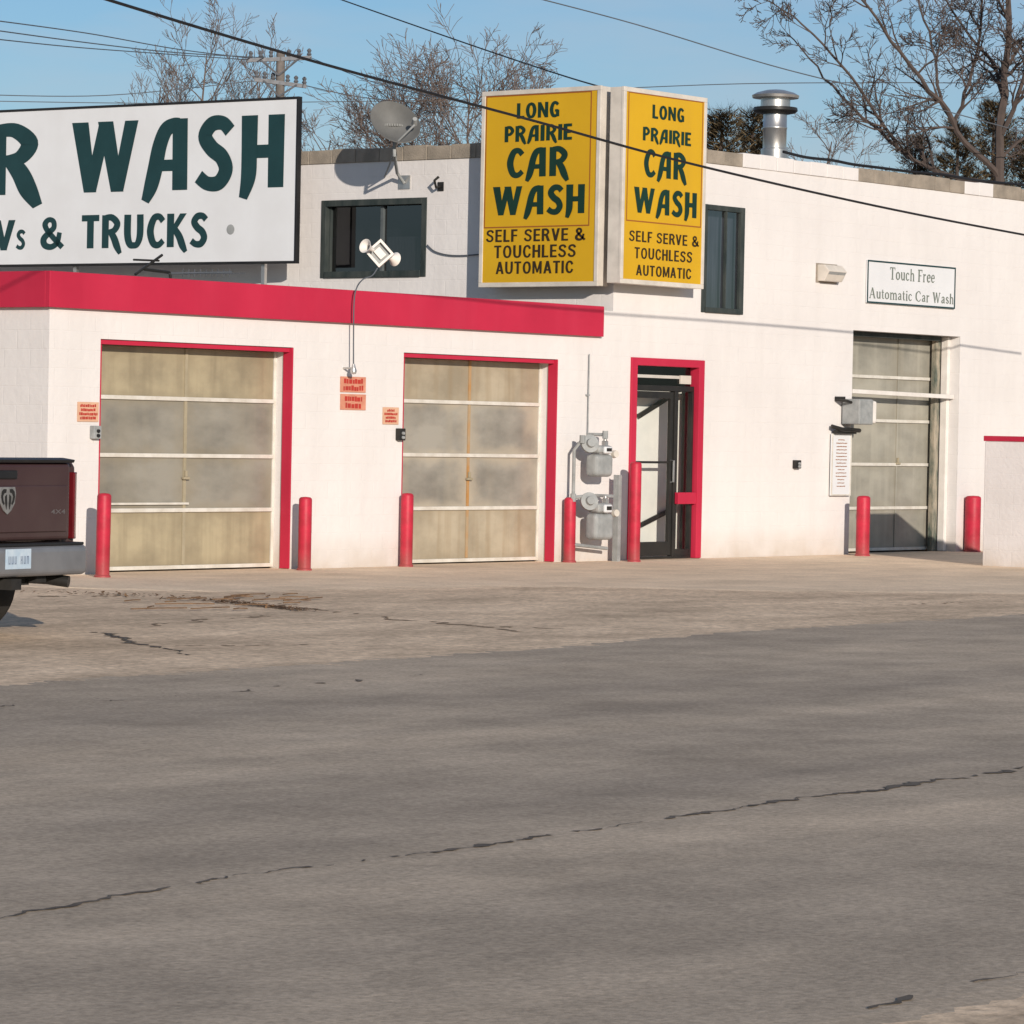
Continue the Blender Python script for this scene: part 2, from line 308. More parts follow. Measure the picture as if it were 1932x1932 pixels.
GS = {
 'S': (.60, [(1, [(.54, .74, .16), (.46, .88, .15), (.30, .92, .14), (.14, .84, .16), (.12, .66, .16), (.28, .54, .15), (.44, .44, .15), (.50, .26, .16), (.42, .11, .15), (.28, .07, .14), (.12, .13, .15), (.05, .28, .15)])]),
 'E': (.52, [(0, [(.09, 1, .18), (.09, 0, .18)]), (0, [(.09, .93, .14), (.51, .93, .14)]), (0, [(.09, .51, .13), (.48, .51, .13)]), (0, [(.09, .07, .14), (.52, .07, .14)])]),
 'L': (.48, [(0, [(.09, 1, .18), (.09, 0, .18)]), (0, [(.09, .07, .14), (.48, .07, .14)])]),
 'F': (.48, [(0, [(.09, 1, .18), (.09, 0, .18)]), (0, [(.09, .93, .14), (.48, .93, .14)]), (0, [(.09, .50, .13), (.44, .50, .13)])]),
 'R': (.60, [(0, [(.09, 1, .18), (.09, 0, .18)]), (1, [(.09, .93, .14), (.36, .93, .15), (.50, .73, .16), (.36, .52, .15), (.09, .51, .14)]), (0, [(.36, .5, .19), (.54, 0, .2)])]),
 'V': (.64, [(0, [(.09, 1, .19), (.32, 0, .19)]), (0, [(.32, 0, .19), (.55, 1, .19)])]),
 'T': (.56, [(0, [(.28, 1, .18), (.28, 0, .18)]), (0, [(0, .93, .14), (.56, .93, .14)])]),
 'O': (.68, [(1, [(.34, .93, .14), (.17, .83, .16), (.10, .5, .17), (.17, .17, .16), (.34, .07, .14), (.51, .17, .16), (.58, .5, .17), (.51, .83, .16), (.34, .93, .14)])]),
 'U': (.62, [(1, [(.09, 1, .18), (.09, .4, .18), (.15, .14, .16), (.31, .07, .14), (.47, .14, .16), (.53, .4, .18), (.53, 1, .18)])]),
 'C': (.62, [(1, [(.55, .70, .16), (.47, .87, .15), (.33, .93, .14), (.17, .83, .16), (.10, .5, .17), (.17, .17, .16), (.33, .07, .14), (.47, .13, .15), (.55, .32, .16)])]),
 'H': (.60, [(0, [(.09, 1, .18), (.09, 0, .18)]), (0, [(.51, 1, .18), (.51, 0, .18)]), (0, [(.09, .52, .14), (.51, .52, .14)])]),
 'A': (.66, [(0, [(.33, 1, .2), (.09, 0, .18)]), (0, [(.33, 1, .2), (.57, 0, .18)]), (0, [(.18, .29, .13), (.48, .29, .13)])]),
 'M': (.74, [(0, [(.08, 1, .17), (.08, 0, .16)]), (0, [(.66, 1, .17), (.66, 0, .16)]), (0, [(.10, 1, .18), (.37, .08, .13)]), (0, [(.64, 1, .18), (.37, .08, .13)])]),
 'I': (.18, [(0, [(.09, 1, .18), (.09, 0, .18)])]),
 '&': GL['&'], ' ': (.26, []),
}
_ft = lambda x: (0, [(x - .10, .02, .055), (x + .10, .02, .055)])
_hd = lambda x: (0, [(x - .10, .64, .055), (x, .64, .055)])
GT = {
 'T': (.64, [(0, [(.02, .965, .07), (.62, .965, .07)]), (0, [(.32, 1, .13), (.32, 0, .13)]), (0, [(.18, .025, .06), (.46, .025, .06)]), (0, [(.04, 1, .06), (.04, .78, .04)]), (0, [(.60, 1, .06), (.60, .78, .04)])]),
 'F': (.56, [(0, [(.15, 1, .13), (.15, 0, .13)]), (0, [(.02, .965, .07), (.54, .965, .07)]), (0, [(.15, .5, .06), (.42, .5, .06)]), (0, [(.52, 1, .06), (.52, .76, .04)]), (0, [(.02, .025, .06), (.30, .025, .06)])]),
 'A': (.72, [(0, [(.36, 1, .07), (.09, 0, .07)]), (0, [(.36, 1, .14), (.62, 0, .14)]), (0, [(.18, .33, .06), (.50, .33, .06)]), _ft(.08), _ft(.62)]),
 'C': (.68, [(1, [(.60, .72, .06), (.52, .92, .09), (.36, .97, .07), (.14, .78, .13), (.09, .5, .14), (.14, .22, .13), (.36, .03, .07), (.53, .08, .08), (.64, .24, .05)])]),
 'W': (.96, [(0, [(.10, 1, .14), (.30, 0, .09)]), (0, [(.30, 0, .06), (.48, 1, .06)]), (0, [(.46, 1, .14), (.66, 0, .09)]), (0, [(.66, 0, .06), (.86, 1, .07)]), (0, [(0, .975, .06), (.22, .975, .06)]), (0, [(.76, .975, .06), (.96, .975, .06)])]),
 'o': (.50, [(1, [(.25, .64, .07), (.10, .52, .11), (.07, .33, .12), (.10, .15, .11), (.25, .03, .07), (.40, .15, .11), (.43, .33, .12), (.40, .52, .11), (.25, .64, .07)])]),
 'u': (.54, [(1, [(.12, .66, .11), (.12, .25, .11), (.19, .06, .09), (.32, .07, .08), (.42, .2, .07)]), (0, [(.43, .66, .11), (.43, 0, .11)]), _hd(.12), _hd(.43)]),
 'c': (.45, [(1, [(.40, .50, .09), (.26, .64, .07), (.11, .52, .11), (.08, .33, .12), (.12, .13, .11), (.26, .04, .09), (.42, .15, .06)])]),
 'h': (.55, [(0, [(.12, 1, .11), (.12, 0, .11)]), (1, [(.12, .45, .06), (.22, .60, .08), (.35, .62, .10), (.43, .45, .11), (.43, 0, .11)]), _ft(.12), _ft(.43)]),
 'r': (.38, [(0, [(.12, .66, .11), (.12, 0, .11)]), (1, [(.12, .42, .06), (.21, .59, .09), (.35, .60, .12)]), _ft(.12), _hd(.12)]),
 'e': (.46, [(0, [(.08, .37, .06), (.42, .37, .06)]), (1, [(.41, .37, .10), (.37, .57, .10), (.25, .64, .07), (.11, .52, .11), (.08, .33, .12), (.12, .13, .11), (.26, .04, .09), (.43, .15, .06)])]),
 't': (.32, [(1, [(.15, .88, .08), (.15, .4, .11), (.16, .12, .11), (.22, .04, .08), (.32, .09, .05)]), (0, [(.02, .63, .06), (.30, .63, .06)])]),
 'm': (.86, [(0, [(.12, .66, .11), (.12, 0, .11)]), (1, [(.12, .45, .06), (.22, .60, .08), (.34, .62, .10), (.43, .45, .11), (.43, 0, .11)]), (1, [(.43, .45, .06), (.53, .60, .08), (.65, .62, .10), (.74, .45, .11), (.74, 0, .11)]), _ft(.12), _ft(.43), _ft(.74), _hd(.12)]),
 'a': (.46, [(1, [(.09, .50, .10), (.20, .63, .07), (.34, .56, .10), (.36, .35, .11), (.36, .10, .11), (.45, .04, .06)]), (1, [(.36, .39, .06), (.18, .32, .09), (.09, .17, .11), (.18, .05, .09), (.36, .15, .06)])]),
 'i': (.24, [(0, [(.12, .66, .11), (.12, 0, .11)]), (0, [(.12, .94, .12), (.12, .82, .12)]), _ft(.12), _hd(.12)]),
 's': (.40, [(1, [(.33, .50, .07), (.22, .64, .06), (.10, .55, .09), (.13, .40, .10), (.29, .28, .10), (.34, .14, .09), (.21, .03, .06), (.06, .16, .07)])]),
 ' ': (.24, []),
}
def stroke_text(mb, text, pl, tl, br, off=.004, gap=.10, weight=1., font=None):
    font = font or GL
    uL, vT = pl.uv(*tl); uR, vB = pl.uv(*br)
    tot = sum(font[c][0] for c in text) + gap * (len(text) - 1); sx = (uR - uL) / tot; sy = vT - vB
    x = 0; k = 0
    for ch in text:
        w, strokes = font[ch]
        for curve, p in strokes:
            q = crom(p, 7) if curve else p
            n = len(q); L_ = []; R_ = []
            for i, (a, b, wd) in enumerate(q):
                i0, i1 = max(i - 1, 0), min(i + 1, n - 1)
                if n > 2 and q[0][:2] == q[-1][:2] and i in (0, n - 1): i0, i1 = n - 2, 1
                tx, ty = q[i1][0] - q[i0][0], q[i1][1] - q[i0][1]; l = math.hypot(tx, ty) or 1
                if not curve:
                    if abs(ty) > abs(tx): nx, ny = 1, 0
                    else: nx, ny = 0, 1
                else: nx, ny = ty / l, -tx / l
                h = wd * .5 * weight
                L_.append((a - nx * h, b - ny * h)); R_.append((a + nx * h, b + ny * h))
            o = off + (k % 9) * .0006; k += 1
            vs = [pl.pt(uL + (x + a) * sx, vB + b * sy, o) for a, b in L_] + [pl.pt(uL + (x + a) * sx, vB + b * sy, o) for a, b in R_]
            mb.add(vs, [(i, i + 1, n + i + 1, n + i) for i in range(n - 1)])
        x += w + gap
def font_text(mb, text, pl, off, bold, box):
    c = bpy.data.curves.new('lettering', 'FONT'); c.body = text; c.offset = bold; c.resolution_u = 3
    o = bpy.data.objects.new('lettering', c); col.objects.link(o)
    dg = bpy.context.evaluated_depsgraph_get(); me = bpy.data.meshes.new_from_object(o.evaluated_get(dg))
    vs = [v.co.copy() for v in me.vertices]; fs = [tuple(p.vertices) for p in me.polygons]
    bpy.data.objects.remove(o); bpy.data.curves.remove(c); bpy.data.meshes.remove(me)
    if not vs: return
    x0 = min(v.x for v in vs); x1 = max(v.x for v in vs); y0 = min(v.y for v in vs); y1 = max(v.y for v in vs)
    uL, vT, uR, vB = box
    mb.add([pl.pt(uL + (v.x - x0) / (x1 - x0) * (uR - uL), vB + (v.y - y0) / (y1 - y0) * (vT - vB), off) for v in vs], fs)
def scribble(mb, pl, u0, u1, v0, v1, rows, rng, off=.003, fill=.6):
    h = (v1 - v0) / rows
    for r in range(rows):
        ins = rng.uniform(.0, .22) * (u1 - u0); u = u0 + ins; e = u1 - ins
        while u < e:
            w = min(rng.uniform(.25, .7) * h, e - u)
            if w > .15 * h:
                b = v1 - (r + .9) * h + rng.uniform(-.04, .04) * h; t = b + h * fill * rng.uniform(.75, 1.)
                mb.quad(pl.pt(u, b, off), pl.pt(u + w, b, off), pl.pt(u + w, t, off), pl.pt(u, t, off))
            u += w + h * rng.uniform(.06, .16)

# ------------------------------------------------------------------ ground
g = MB(); g.quad((-1500, -1500, -.012), (1500, -1500, -.012), (1500, 1500, -.012), (-1500, 1500, -.012)); struct(g.build('ground', M['lot']))
rng = random.Random(3)
def dense(p, n, jit):
    out = []
    for i in range(len(p) - 1):
        for k in range(n):
            q = p[i].lerp(p[i + 1], k / n); out.append(q + V((0, rng.gauss(0, jit), 0)))
    out.append(p[-1]); return out
ROADZ = -.008
far = [onG(x, y) for x, y in [(-60, 1300), (150, 1281), (420, 1265), (700, 1246), (1000, 1226), (1400, 1192), (1700, 1174), (1990, 1156)]]
n0, n1 = onG(1500, 1935), onG(1932, 1842)
nd = (n1 - n0).normalized(); dr0 = (far[-1] - far[0]).normalized()
md = (nd + dr0).normalized()
fl = [far[0] - md * 150] + dense(far, 30, .07) + [far[-1] + md * 150]
nl_ = [n0 - nd * 3 + (nd * ((n1 - n0).length + 9)) * (i / 160) + V((0, rng.gauss(0, .022), 0)) for i in range(161)]
nl_ = [nl_[0] - md * 150] + nl_ + [nl_[-1] + md * 150]
r = MB()
def strip(mb, line, o, d, z, sk):
    """quads between a ragged line and the straight line through o along d (same x); the outer edge feathers down into the ground"""
    f_ = lambda x: o.y + (x - o.x) * d.y / d.x
    for i in range(len(line) - 1):
        a, b = line[i], line[i + 1]
        if b.x - a.x < 1e-5: continue
        mb.quad((a.x, f_(a.x), z), (b.x, f_(b.x), z), (b.x, b.y, z), (a.x, a.y, z))
        mb.quad((a.x, a.y, z), (b.x, b.y, z), (b.x, b.y + sk, z - .010), (a.x, a.y + sk, z - .010))
fm = far[0].lerp(far[-1], .5); nm = n0.lerp(n1, .5)
mo = V((fm.x, fm.y * .5 + (nm.y + (fm.x - nm.x) * md.y / md.x) * .5, 0))
strip(r, fl, mo, md, ROADZ, .35); strip(r, nl_, mo, md, ROADZ, -.35)
struct(r.build('road', M['road']))
a = MB()
ap = [onG(40, 1104), onG(190, 1108), onG(400, 1113), onG(620, 1108), onG(860, 1102), onG(1100, 1104), onG(1400, 1111), onG(1650, 1113), onG(1932, 1117)]
ap = [ap[0] + V((-8, 0, 0))] + dense(ap, 22, .12) + [ap[-1] + V((25, -.6, 0))]
strip(a, ap, V((0, .3, 0)), V((1, 0, 0)), -.006, -.5); struct(a.build('apron', M['apron']))

def crack(name, pxs, w, z, mat, gap=.3, jit=.012, seed=1, step=.035, wander=.94):
    rg = random.Random(seed); p = [onG(x, y, z) for x, y in pxs]; mb = MB(); line = []
    for i in range(len(p) - 1):
        n = max(2, int((p[i + 1] - p[i]).length / step))
        for k in range(n): line.append(p[i].lerp(p[i + 1], k / n))
    line.append(p[-1]); on = True; prev = None; dr = 0; lw = 0
    for i, q in enumerate(line):
        t = (line[min(i + 1, len(line) - 1)] - line[max(i - 1, 0)]).normalized(); nr = V((-t.y, t.x, 0))
        dr = dr * wander + rg.gauss(0, jit); lw = lw * .90 + rg.gauss(0, .32)
        ww = w * max(.10, min(1.5, .5 + lw * .5)) * rg.uniform(.35, 1.3); c = q + nr * dr
        cur = (c - nr * ww * rg.uniform(.2, .8), c + nr * ww * rg.uniform(.2, .8))
        if rg.random() < .34: on = rg.random() > gap
        if prev and on: mb.quad(prev[0], cur[0], cur[1], prev[1])
        prev = cur
    if mb.f: struct(mb.build(name, mat))
crack('road_crack', [(820, 1608), (1060, 1572), (1330, 1535), (1640, 1492), (1990, 1443)], .058, -.004, M['crack'], .18, .013, 52)
crack('road_crack', [(-40, 1738), (60, 1716), (190, 1699), (300, 1676), (410, 1657)], .055, -.004, M['crack'], .2, .013, 53)
crack('road_crack', [(410, 1657), (560, 1640), (690, 1627), (820, 1608)], .022, -.004, M['crack'], .5, .013, 54)
crack('road_crack', [(1640, 1902), (1780, 1872), (1960, 1836)], .030, -.004, M['crack'], .3, .012, 8)
crack('lot_crack', [(182, 1192), (262, 1212), (358, 1236)], .09, -.008, M['crack'], .1, .02, 12)
crack('lot_crack', [(330, 1218), (590, 1217)], .05, -.008, M['crackbrown'], .3, .02, 13)
crack('lot_crack', [(590, 1150), (760, 1168), (900, 1182), (985, 1191)], .10, -.008, M['crackbrown'], .15, .03, 14)
crack('lot_crack', [(880, 1180), (1100, 1187)], .08, -.008, M['crackbrown'], .2, .03, 15)
crack('lot_crack', [(60, 1124), (250, 1124), (420, 1132), (580, 1151)], .10, -.008, M['crackbrown'], .3, .05, 16)
crack('lot_crack', [(270, 1180), (380, 1172), (470, 1160)], .07, -.008, M['crackbrown'], .3, .04, 17)
crack('lot_crack', [(1480, 1134), (1700, 1142), (1932, 1130)], .05, -.008, M['crackbrown'], .4, .03, 18)
crack('road_crack', [(-30, 1338), (200, 1322), (420, 1305), (820, 1273)], .04, -.004, M['crack'], .5, .03, 20)
rg = random.Random(19); lt = MB()
def litter(p, q, n, wid):
    A_, B_ = onG(*p), onG(*q)
    for i in range(n):
        c = A_.lerp(B_, min(1, max(0, rg.betavariate(1.5, 1.3)))) + V((rg.gauss(0, wid), rg.gauss(0, wid * 1.2), rg.uniform(.001, .006)))
        e = V((rg.gauss(0, 1), rg.gauss(0, 1), rg.gauss(0, .12))).normalized() * rg.uniform(.012, .04); f_ = V((-e.y, e.x, rg.gauss(0, .004))).normalized() * rg.uniform(.006, .02)
        lt.quad(c - e, c - f_, c + e, c + f_)
litter((420, 1134), (580, 1151), 420, .055); litter((370, 1128), (450, 1138), 150, .09); litter((70, 1116), (330, 1126), 120, .16)
for i in range(26):
    c = onG(rg.uniform(250, 590), rg.uniform(1122, 1152)); a_ = rg.uniform(-.5, .5); e = V((math.cos(a_), math.sin(a_), 0)) * rg.uniform(.08, .3)
    lt.tube([c - e + V((0, 0, .01)), c + V((0, 0, .014)), c + e + V((rg.gauss(0, .03), rg.gauss(0, .03), .01))], .007, 4)
lo_ = lt.build('leaf_litter', M['leaf']); lo_['kind'] = 'stuff'; tag(lo_, 'brown dead leaves and twigs blown along the lot left of centre', 'leaves')

# ------------------------------------------------------------------ building
XL = onY(85, 1092).x; XR = 16.0; YB = 16.0
H = .5 * (onY(1335, 281).z + onY(1900, 351).z)
zf1 = .5 * (onY(85, 510, -.07).z + onY(1140, 578, -.07).z); zf0 = .5 * (onY(85, 578, -.07).z + onY(1140, 636, -.07).z)
CH = .19
def hole(pl, pr, base, y=0.0):
    A = onY(*pl, y); B = onY(*pr, y); return [A.x, B.x, base, .5 * (A.z + B.z)]
D1 = hole((190, 640), (553, 655), 0); D2 = hole((762, 664), (1052, 679), 0); EN = hole((1190, 674), (1327, 680), 0); D3 = hole((1610, 623), (1812, 635), 0)
w1 = onY(1405, 392); W2 = [onY(1322, 588).x, w1.x, onY(1370, 592).z, onY(1370, 389).z]
p0 = onX(605, 523); p1 = onX(806, 374); W1 = [p1.y, p0.y, .5 * (onX(605, 524).z + onX(806, 523).z), .5 * (onX(605, 378).z + onX(806, 373).z)]
def wallgrid(mb, fn, u0, u1, z0, z1, holes, depth):
    us = sorted(set([u0, u1] + [h[i] for h in holes for i in (0, 1)])); zs = sorted(set([z0, z1] + [h[i] for h in holes for i in (2, 3)]))
    for i in range(len(us) - 1):
        for j in range(len(zs) - 1):
            cu, cz = (us[i] + us[i + 1]) / 2, (zs[j] + zs[j + 1]) / 2
            if any(h[0] < cu < h[1] and h[2] < cz < h[3] for h in holes): continue
            mb.quad(fn(us[i], zs[j], 0), fn(us[i + 1], zs[j], 0), fn(us[i + 1], zs[j + 1], 0), fn(us[i], zs[j + 1], 0))
    for (a_, b_, c_, d_2), dp in zip(holes, depth):
        for (q, s_) in (((a_, c_), (a_, d_2)), ((a_, d_2), (b_, d_2)), ((b_, d_2), (b_, c_)), ((b_, c_), (a_, c_))):
            if q[1] == s_[1] == z0: continue
            mb.quad(fn(*q, 0), fn(*s_, 0), fn(*s_, dp), fn(*q, dp))
bl = thing('car_wash_building', 'white painted block building with red fascia, overhead doors and a taller rear part', 'building', (0, 0, 0))
fy = lambda u, z, d: V((u, d, z)); fx = lambda u, z, d: V((d, u, z))
wb = MB()
wallgrid(wb, fy, XL, 0, -.05, zf1 - .05, [[D1[0], D1[1], -.05, D1[3]], [D2[0], D2[1], -.05, D2[3]]], [.30, .30])
wallgrid(wb, fy, 0, XR, -.05, H - CH, [[EN[0], EN[1], -.05, EN[3]], W2, [D3[0], D3[1], -.05, D3[3]]], [.2, .16, .5])
wb.build('wall', M['wall'], bl)
wb = MB(); wallgrid(wb, fx, 0, YB, zf1 - .1, H - CH, [W1], [.16]); wb.build('wall', M['wall'], bl)
wb = MB(); wallgrid(wb, lambda u, z, d: V((XL, u, z)), 0, YB, -.05, zf1 - .05, [], []); wb.build('wall', M['wall'], bl)
wb = MB(); wb.quad((XR, 0, 0), (XR, YB, 0), (XR, YB, H - CH), (XR, 0, H - CH)); wb.quad((XL, YB, -.05), (XR, YB, -.05), (XR, YB, H - CH), (XL, YB, H - CH)); wb.build('wall', M['wall'], bl)
rf = MB(); rf.quad((0, 0, H - .3), (XR, 0, H - .3), (XR, YB, H - .3), (0, YB, H - .3)); rf.quad((XL, 0, zf1 - .08), (0, 0, zf1 - .08), (0, YB, zf1 - .08), (XL, YB, zf1 - .08)); rf.build('roof', M['roof'], bl)
fa = MB(); xe = onY(1140, 600, -.07).x
fa.box(XL - .07, xe, -.07, -.003, zf0, zf1); fa.box(XL - .07, XL - .003, -.003, YB, zf0, zf1)
fa.build('fascia', M['red'], bl, bevel=.006)
cb = MB(); cw = MB(); rg = random.Random(11)
x = -.02
while x < XR:
    mid = onY(1590, 300).x; hi_ = onY(1825, 340).x
    e = x + .4
    bare = (mid < x < hi_ and not onY(1800, 340).x < x < onY(1830, 340).x) or x > onY(1862, 340).x or x < onY(1395, 290).x
    zz = H + rg.uniform(-.014, .010)
    (cb if bare else cw).box(x, e - .008, -.02 + rg.uniform(-.004, .004), .2, H - CH + .001, zz); x = e
y = .2
while y < YB:
    e = y + .42; zz = H + rg.uniform(-.012, .01); (cb).box(-.02, .2, y + .004, e - .004, H - CH + .001, zz); y = e
cb.build('coping', M['block'], bl, bevel=.008); cw.build('coping', M['wall'], bl, bevel=.008)

def overhead_door(D, y, mats, fr, cpx, cmat, trim=True):
    x0, x1, _, z1 = D
    f_ = MB(); f_.box(x0, x0 + .04, y - .012, y + .05, .01, z1); f_.box(x1 - .04, x1, y - .012, y + .05, .01, z1); f_.box(x0 + .04, x1 - .04, y - .012, y + .05, z1 - .05, z1)
    dr = f_.build('overhead_door', M['rail'], bl, bevel=.004)
    zz = [z1 - .05] + [z1 * (1 - f) for f in fr] + [0.03]
    cs = [x0 + .041, cpx, x1 - .041]
    for i in range(len(zz) - 1):
        for j in range(2):
            p = MB(); p.box(cs[j] + .002, cs[j + 1] - .002, y, y + .04, zz[i + 1] + .004, zz[i] - .004); p.build('panel', mats[i % len(mats)], dr, bevel=.008)
    for f in fr:
        q = MB(); c = z1 * (1 - f); q.box(x0 + .041, x1 - .041, y - .028, y - .002, c - .024, c + .022); q.build('rail', M['rail'], dr, bevel=.006)
    q = MB(); q.box(x0 + .041, x1 - .041, y - .022, y - .002, .012, .055); q.build('bottom_rail', M['rail'], dr, bevel=.004)
    q = MB(); q.box(cpx - .022, cpx + .022, y - .012, y - .0015, .06, z1 - .06); q.build('stile', cmat, dr)
    q = MB(); q.box(cpx - .05, cpx + .05, y - .05, y - .017, z1 * .40, z1 * .40 + .03); q.box(cpx - .016, cpx + .016, y - .045, y - .017, z1 * .40 + .03, z1 * .40 + .10); q.build('handle', M['stile'], dr, bevel=.004)
    if trim:
        t = MB(); t.box(x1 - .022, x1 - .002, -.012, .13, .0, z1 - .002); t.box(x0 + .002, x1 - .024, .03, .10, z1 - .055, z1 - .003); t.build('door_trim', M['red'], bl, bevel=.003)
        t = MB(); t.box(x0 + .003, x0 + .02, .0, .13, 0, z1 - .06); t.build('door_trim', M['red'], bl)
    return dr
dd1 = overhead_door(D1, .26, (M['tan1'], M['gry1'], M['gry1'], M['tan1']), (.245, .495, .735), onY(347, 900, .26).x, M['stile'])
dd2 = overhead_door(D2, .26, (M['tan2'], M['gry2'], M['gry2'], M['tan2']), (.225, .48, .735), onY(882, 900, .26).x, M['rust'])
d3 = overhead_door(D3, .42, (M['grn'],), (.20, .40, .60, .80), onY(1690, 900, .42).x, M['grn'], trim=False)
q = MB(); q.box(D1[0] + .2, D1[0] + 1.65, .225, .255, D1[3] * .265 + .06, D1[3] * .265 + .085); q.build('loose_strip', M['rail'], dd1, bevel=.003)
x1 = D3[1]
t = MB(); t.box(x1 - .20, x1 - .08, .28, .36, 0, D3[3] - .01); t.build('jamb_post', M['oldpost'], bl, bevel=.006)
t = MB(); t.box(x1 - .08, x1 - .003, .16, .27, 0, D3[3] - .01); t.build('jamb_post', M['whitemetal'], bl, bevel=.006)
t = MB(); t.box(D3[0] + .002, x1 - .21, .2, .28, D3[3] - .07, D3[3] - .003); t.build('lintel', M['dkgreen'], bl)
A_, B_ = onY(1606, 738, .10), onY(1797, 749, .10)
t = MB(); t.obox((A_ + B_) / 2, (B_ - A_) / 2, (0, .03, 0), (0, 0, .03)); t.build('guard_bar', M['whitemetal'], bl, bevel=.006)

# entrance ------------------------------------------------------------
x0, x1, _, z1 = EN
en = MB(); en.box(x0, x0 + .12, -.03, .12, 0, z1); en.box(x1 - .12, x1, -.03, .12, 0, z1); en.box(x0 + .12, x1 - .12, -.03, .12, z1 - .10, z1)
en = en.build('entry_door', M['red'], bl, bevel=.006)
tz = onY(1260, 735, .08).z; mx_ = onY(1270, 850, .08).x; a0, a1 = x0 + .12, x1 - .12
f = MB(); f.box(a0, a1, .05, .12, tz - .02, tz + .05); f.box(mx_ - .03, mx_ + .05, .045, .12, .02, tz - .02); f.box(a0, a1, .05, .12, 0.0, .03); f.box(a1 - .04, a1, .05, .12, .03, tz - .02); f.box(mx_ + .05, a1 - .04, .055, .115, .03, .12); f.build('frame', M['bronze'], en, bevel=.004)
f = MB(); f.box(a0 + .005, a0 + .055, .06, .11, .04, tz - .03); f.box(mx_ - .10, mx_ - .035, .06, .11, .04, tz - .03); f.box(a0 + .055, mx_ - .10, .06, .11, .04, .22); f.box(a0 + .055, mx_ - .10, .06, .11, tz - .12, tz - .03); f.box(a0 + .055, mx_ - .10, .062, .108, 1.24, 1.27); f.build('door_leaf', M['bronze'], en, bevel=.004)
f = MB(); f.quad((a0, .085, .03), (a1, .085, .03), (a1, .085, z1 - .1), (a0, .085, z1 - .1)); f.build('glass', M['glass'], en)
f = MB(); f.tube([(mx_ - .075, .06, 1.0), (mx_ - .075, 0.01, 1.0), (mx_ - .075, 0.01, 1.28), (mx_ - .075, .06, 1.28)], .014, 8); f.build('handle', M['chrome'], en, smooth=True)
rz0, rz1 = onY(1290, 951, .0).z, onY(1290, 929, .0).z
f = MB(); f.box(mx_ + .0, a1 + .0, -.02, .04, rz0, rz1); f.build('push_bar', M['red'], en, bevel=.006)
f = MB(); f.box(onY(1283, 710, .07).x, onY(1303, 710, .07).x, .06, .08, tz + .08, tz + .19); f.build('notice', M['cream'], en)
f = MB(); f.box(a0 + .06, a1 + .1, .3, .34, tz + .15, tz + .19); f.build('lamp_tube', M['whitemetal'], en)
f = MB(); f.quad((a0 - .3, .40, 0), (a1 + 1.6, .40, 0), (a1 + 1.6, .40, tz - .02), (a0 - .3, .40, tz - .02)); f.build('vestibule_wall', M['inside'], en)
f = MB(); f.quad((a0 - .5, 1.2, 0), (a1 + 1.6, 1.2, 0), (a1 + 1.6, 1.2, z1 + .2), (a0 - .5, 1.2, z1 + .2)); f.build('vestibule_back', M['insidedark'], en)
f = MB()
for (u0_, v0_, u1_, v1_) in ((1205, 785, 1258, 752), (1210, 990, 1265, 962)):
    A_, B_ = onY(u0_, v0_, .355), onY(u1_, v1_, .355); f.tube([A_, B_], .035, 6)
for px in (1287, 1300):
    A_ = onY(px, 1030, .36); f.tube([(A_.x, .36, 0), (A_.x, .36, tz - .03)], .03, 6)
f.build('stair_rail', M['bronze'], en)

# windows -------------------------------------------------------------
def window(side, W, bars, label, bm, gm, backm, bw=.025, fdep=.12, bdep=.6, t=.085):
    u0, u1, z0, z1 = W
    P = (lambda u, z, d: V((d, u, z))) if side == 'x' else (lambda u, z, d: V((u, d, z)))
    def bx(mb, a, b, c, d, e0, e1):
        p, q = P(a, c, e0), P(b, d, e1); mb.box(p.x, q.x, p.y, q.y, min(p.z, q.z), max(p.z, q.z))
    m = MB(); e0, e1 = -.015, fdep
    bx(m, u0, u0 + t, z0, z1, e0, e1); bx(m, u1 - t, u1, z0, z1, e0, e1); bx(m, u0 + t, u1 - t, z1 - t, z1, e0, e1); bx(m, u0 + t, u1 - t, z0, z0 + t, e0 - .02, e1)
    w = m.build('window', M['dkgreen'], bl, bevel=.006); w['label'] = label
    i0, i1 = u0 + t, u1 - t
    for aa, bb in ((i0, i0 + .03), (i1 - .03, i1)):
        s_ = MB(); bx(s_, aa, bb, z0 + t, z1 - t, fdep - .06, fdep - .01); s_.build('sash', M['dkgreen'], w, bevel=.003)
    for b_ in bars:
        s_ = MB(); c = u0 + (u1 - u0) * b_; bx(s_, c - bw, c + bw, z0 + t, z1 - t, fdep - .06, fdep - .012); s_.build('mullion', bm, w, bevel=.003)
    g_ = MB(); g_.quad(P(i0, z0 + t, fdep - .02), P(i1, z0 + t, fdep - .02), P(i1, z1 - t, fdep - .02), P(i0, z1 - t, fdep - .02)); g_.build('pane', gm, w)
    k_ = MB(); k_.quad(P(u0 - .3, z0 - .3, bdep), P(u1 + .3, z0 - .3, bdep), P(u1 + .3, z1 + .3, bdep), P(u0 - .3, z1 + .3, bdep))
    k_.build('painted_backing', backm, w)  # sheet behind the pane
    return w
wv = window('x', W1, (.45,), 'dark green framed upper window with sliding sash', M['mullion'], M['darkglass'], M['insidedark'])
um = (W1[0] + W1[1]) / 2; cm = mk('dusty_curtain', (.09, .085, .085), (.05, .048, .05), 6, .9, stretch=(1, 5, .5))
cu = MB(); cu.box(.16, .18, W1[0] + .12, um - .12, W1[2] + .1, W1[2] + .55); cu.build('curtain', cm, wv)
window('y', W2, (.56,), 'tall dark green framed window with reflecting panes', M['dkgreen'], M['blueglass'], M['reflgrey'], .010, .045, .20, .07)

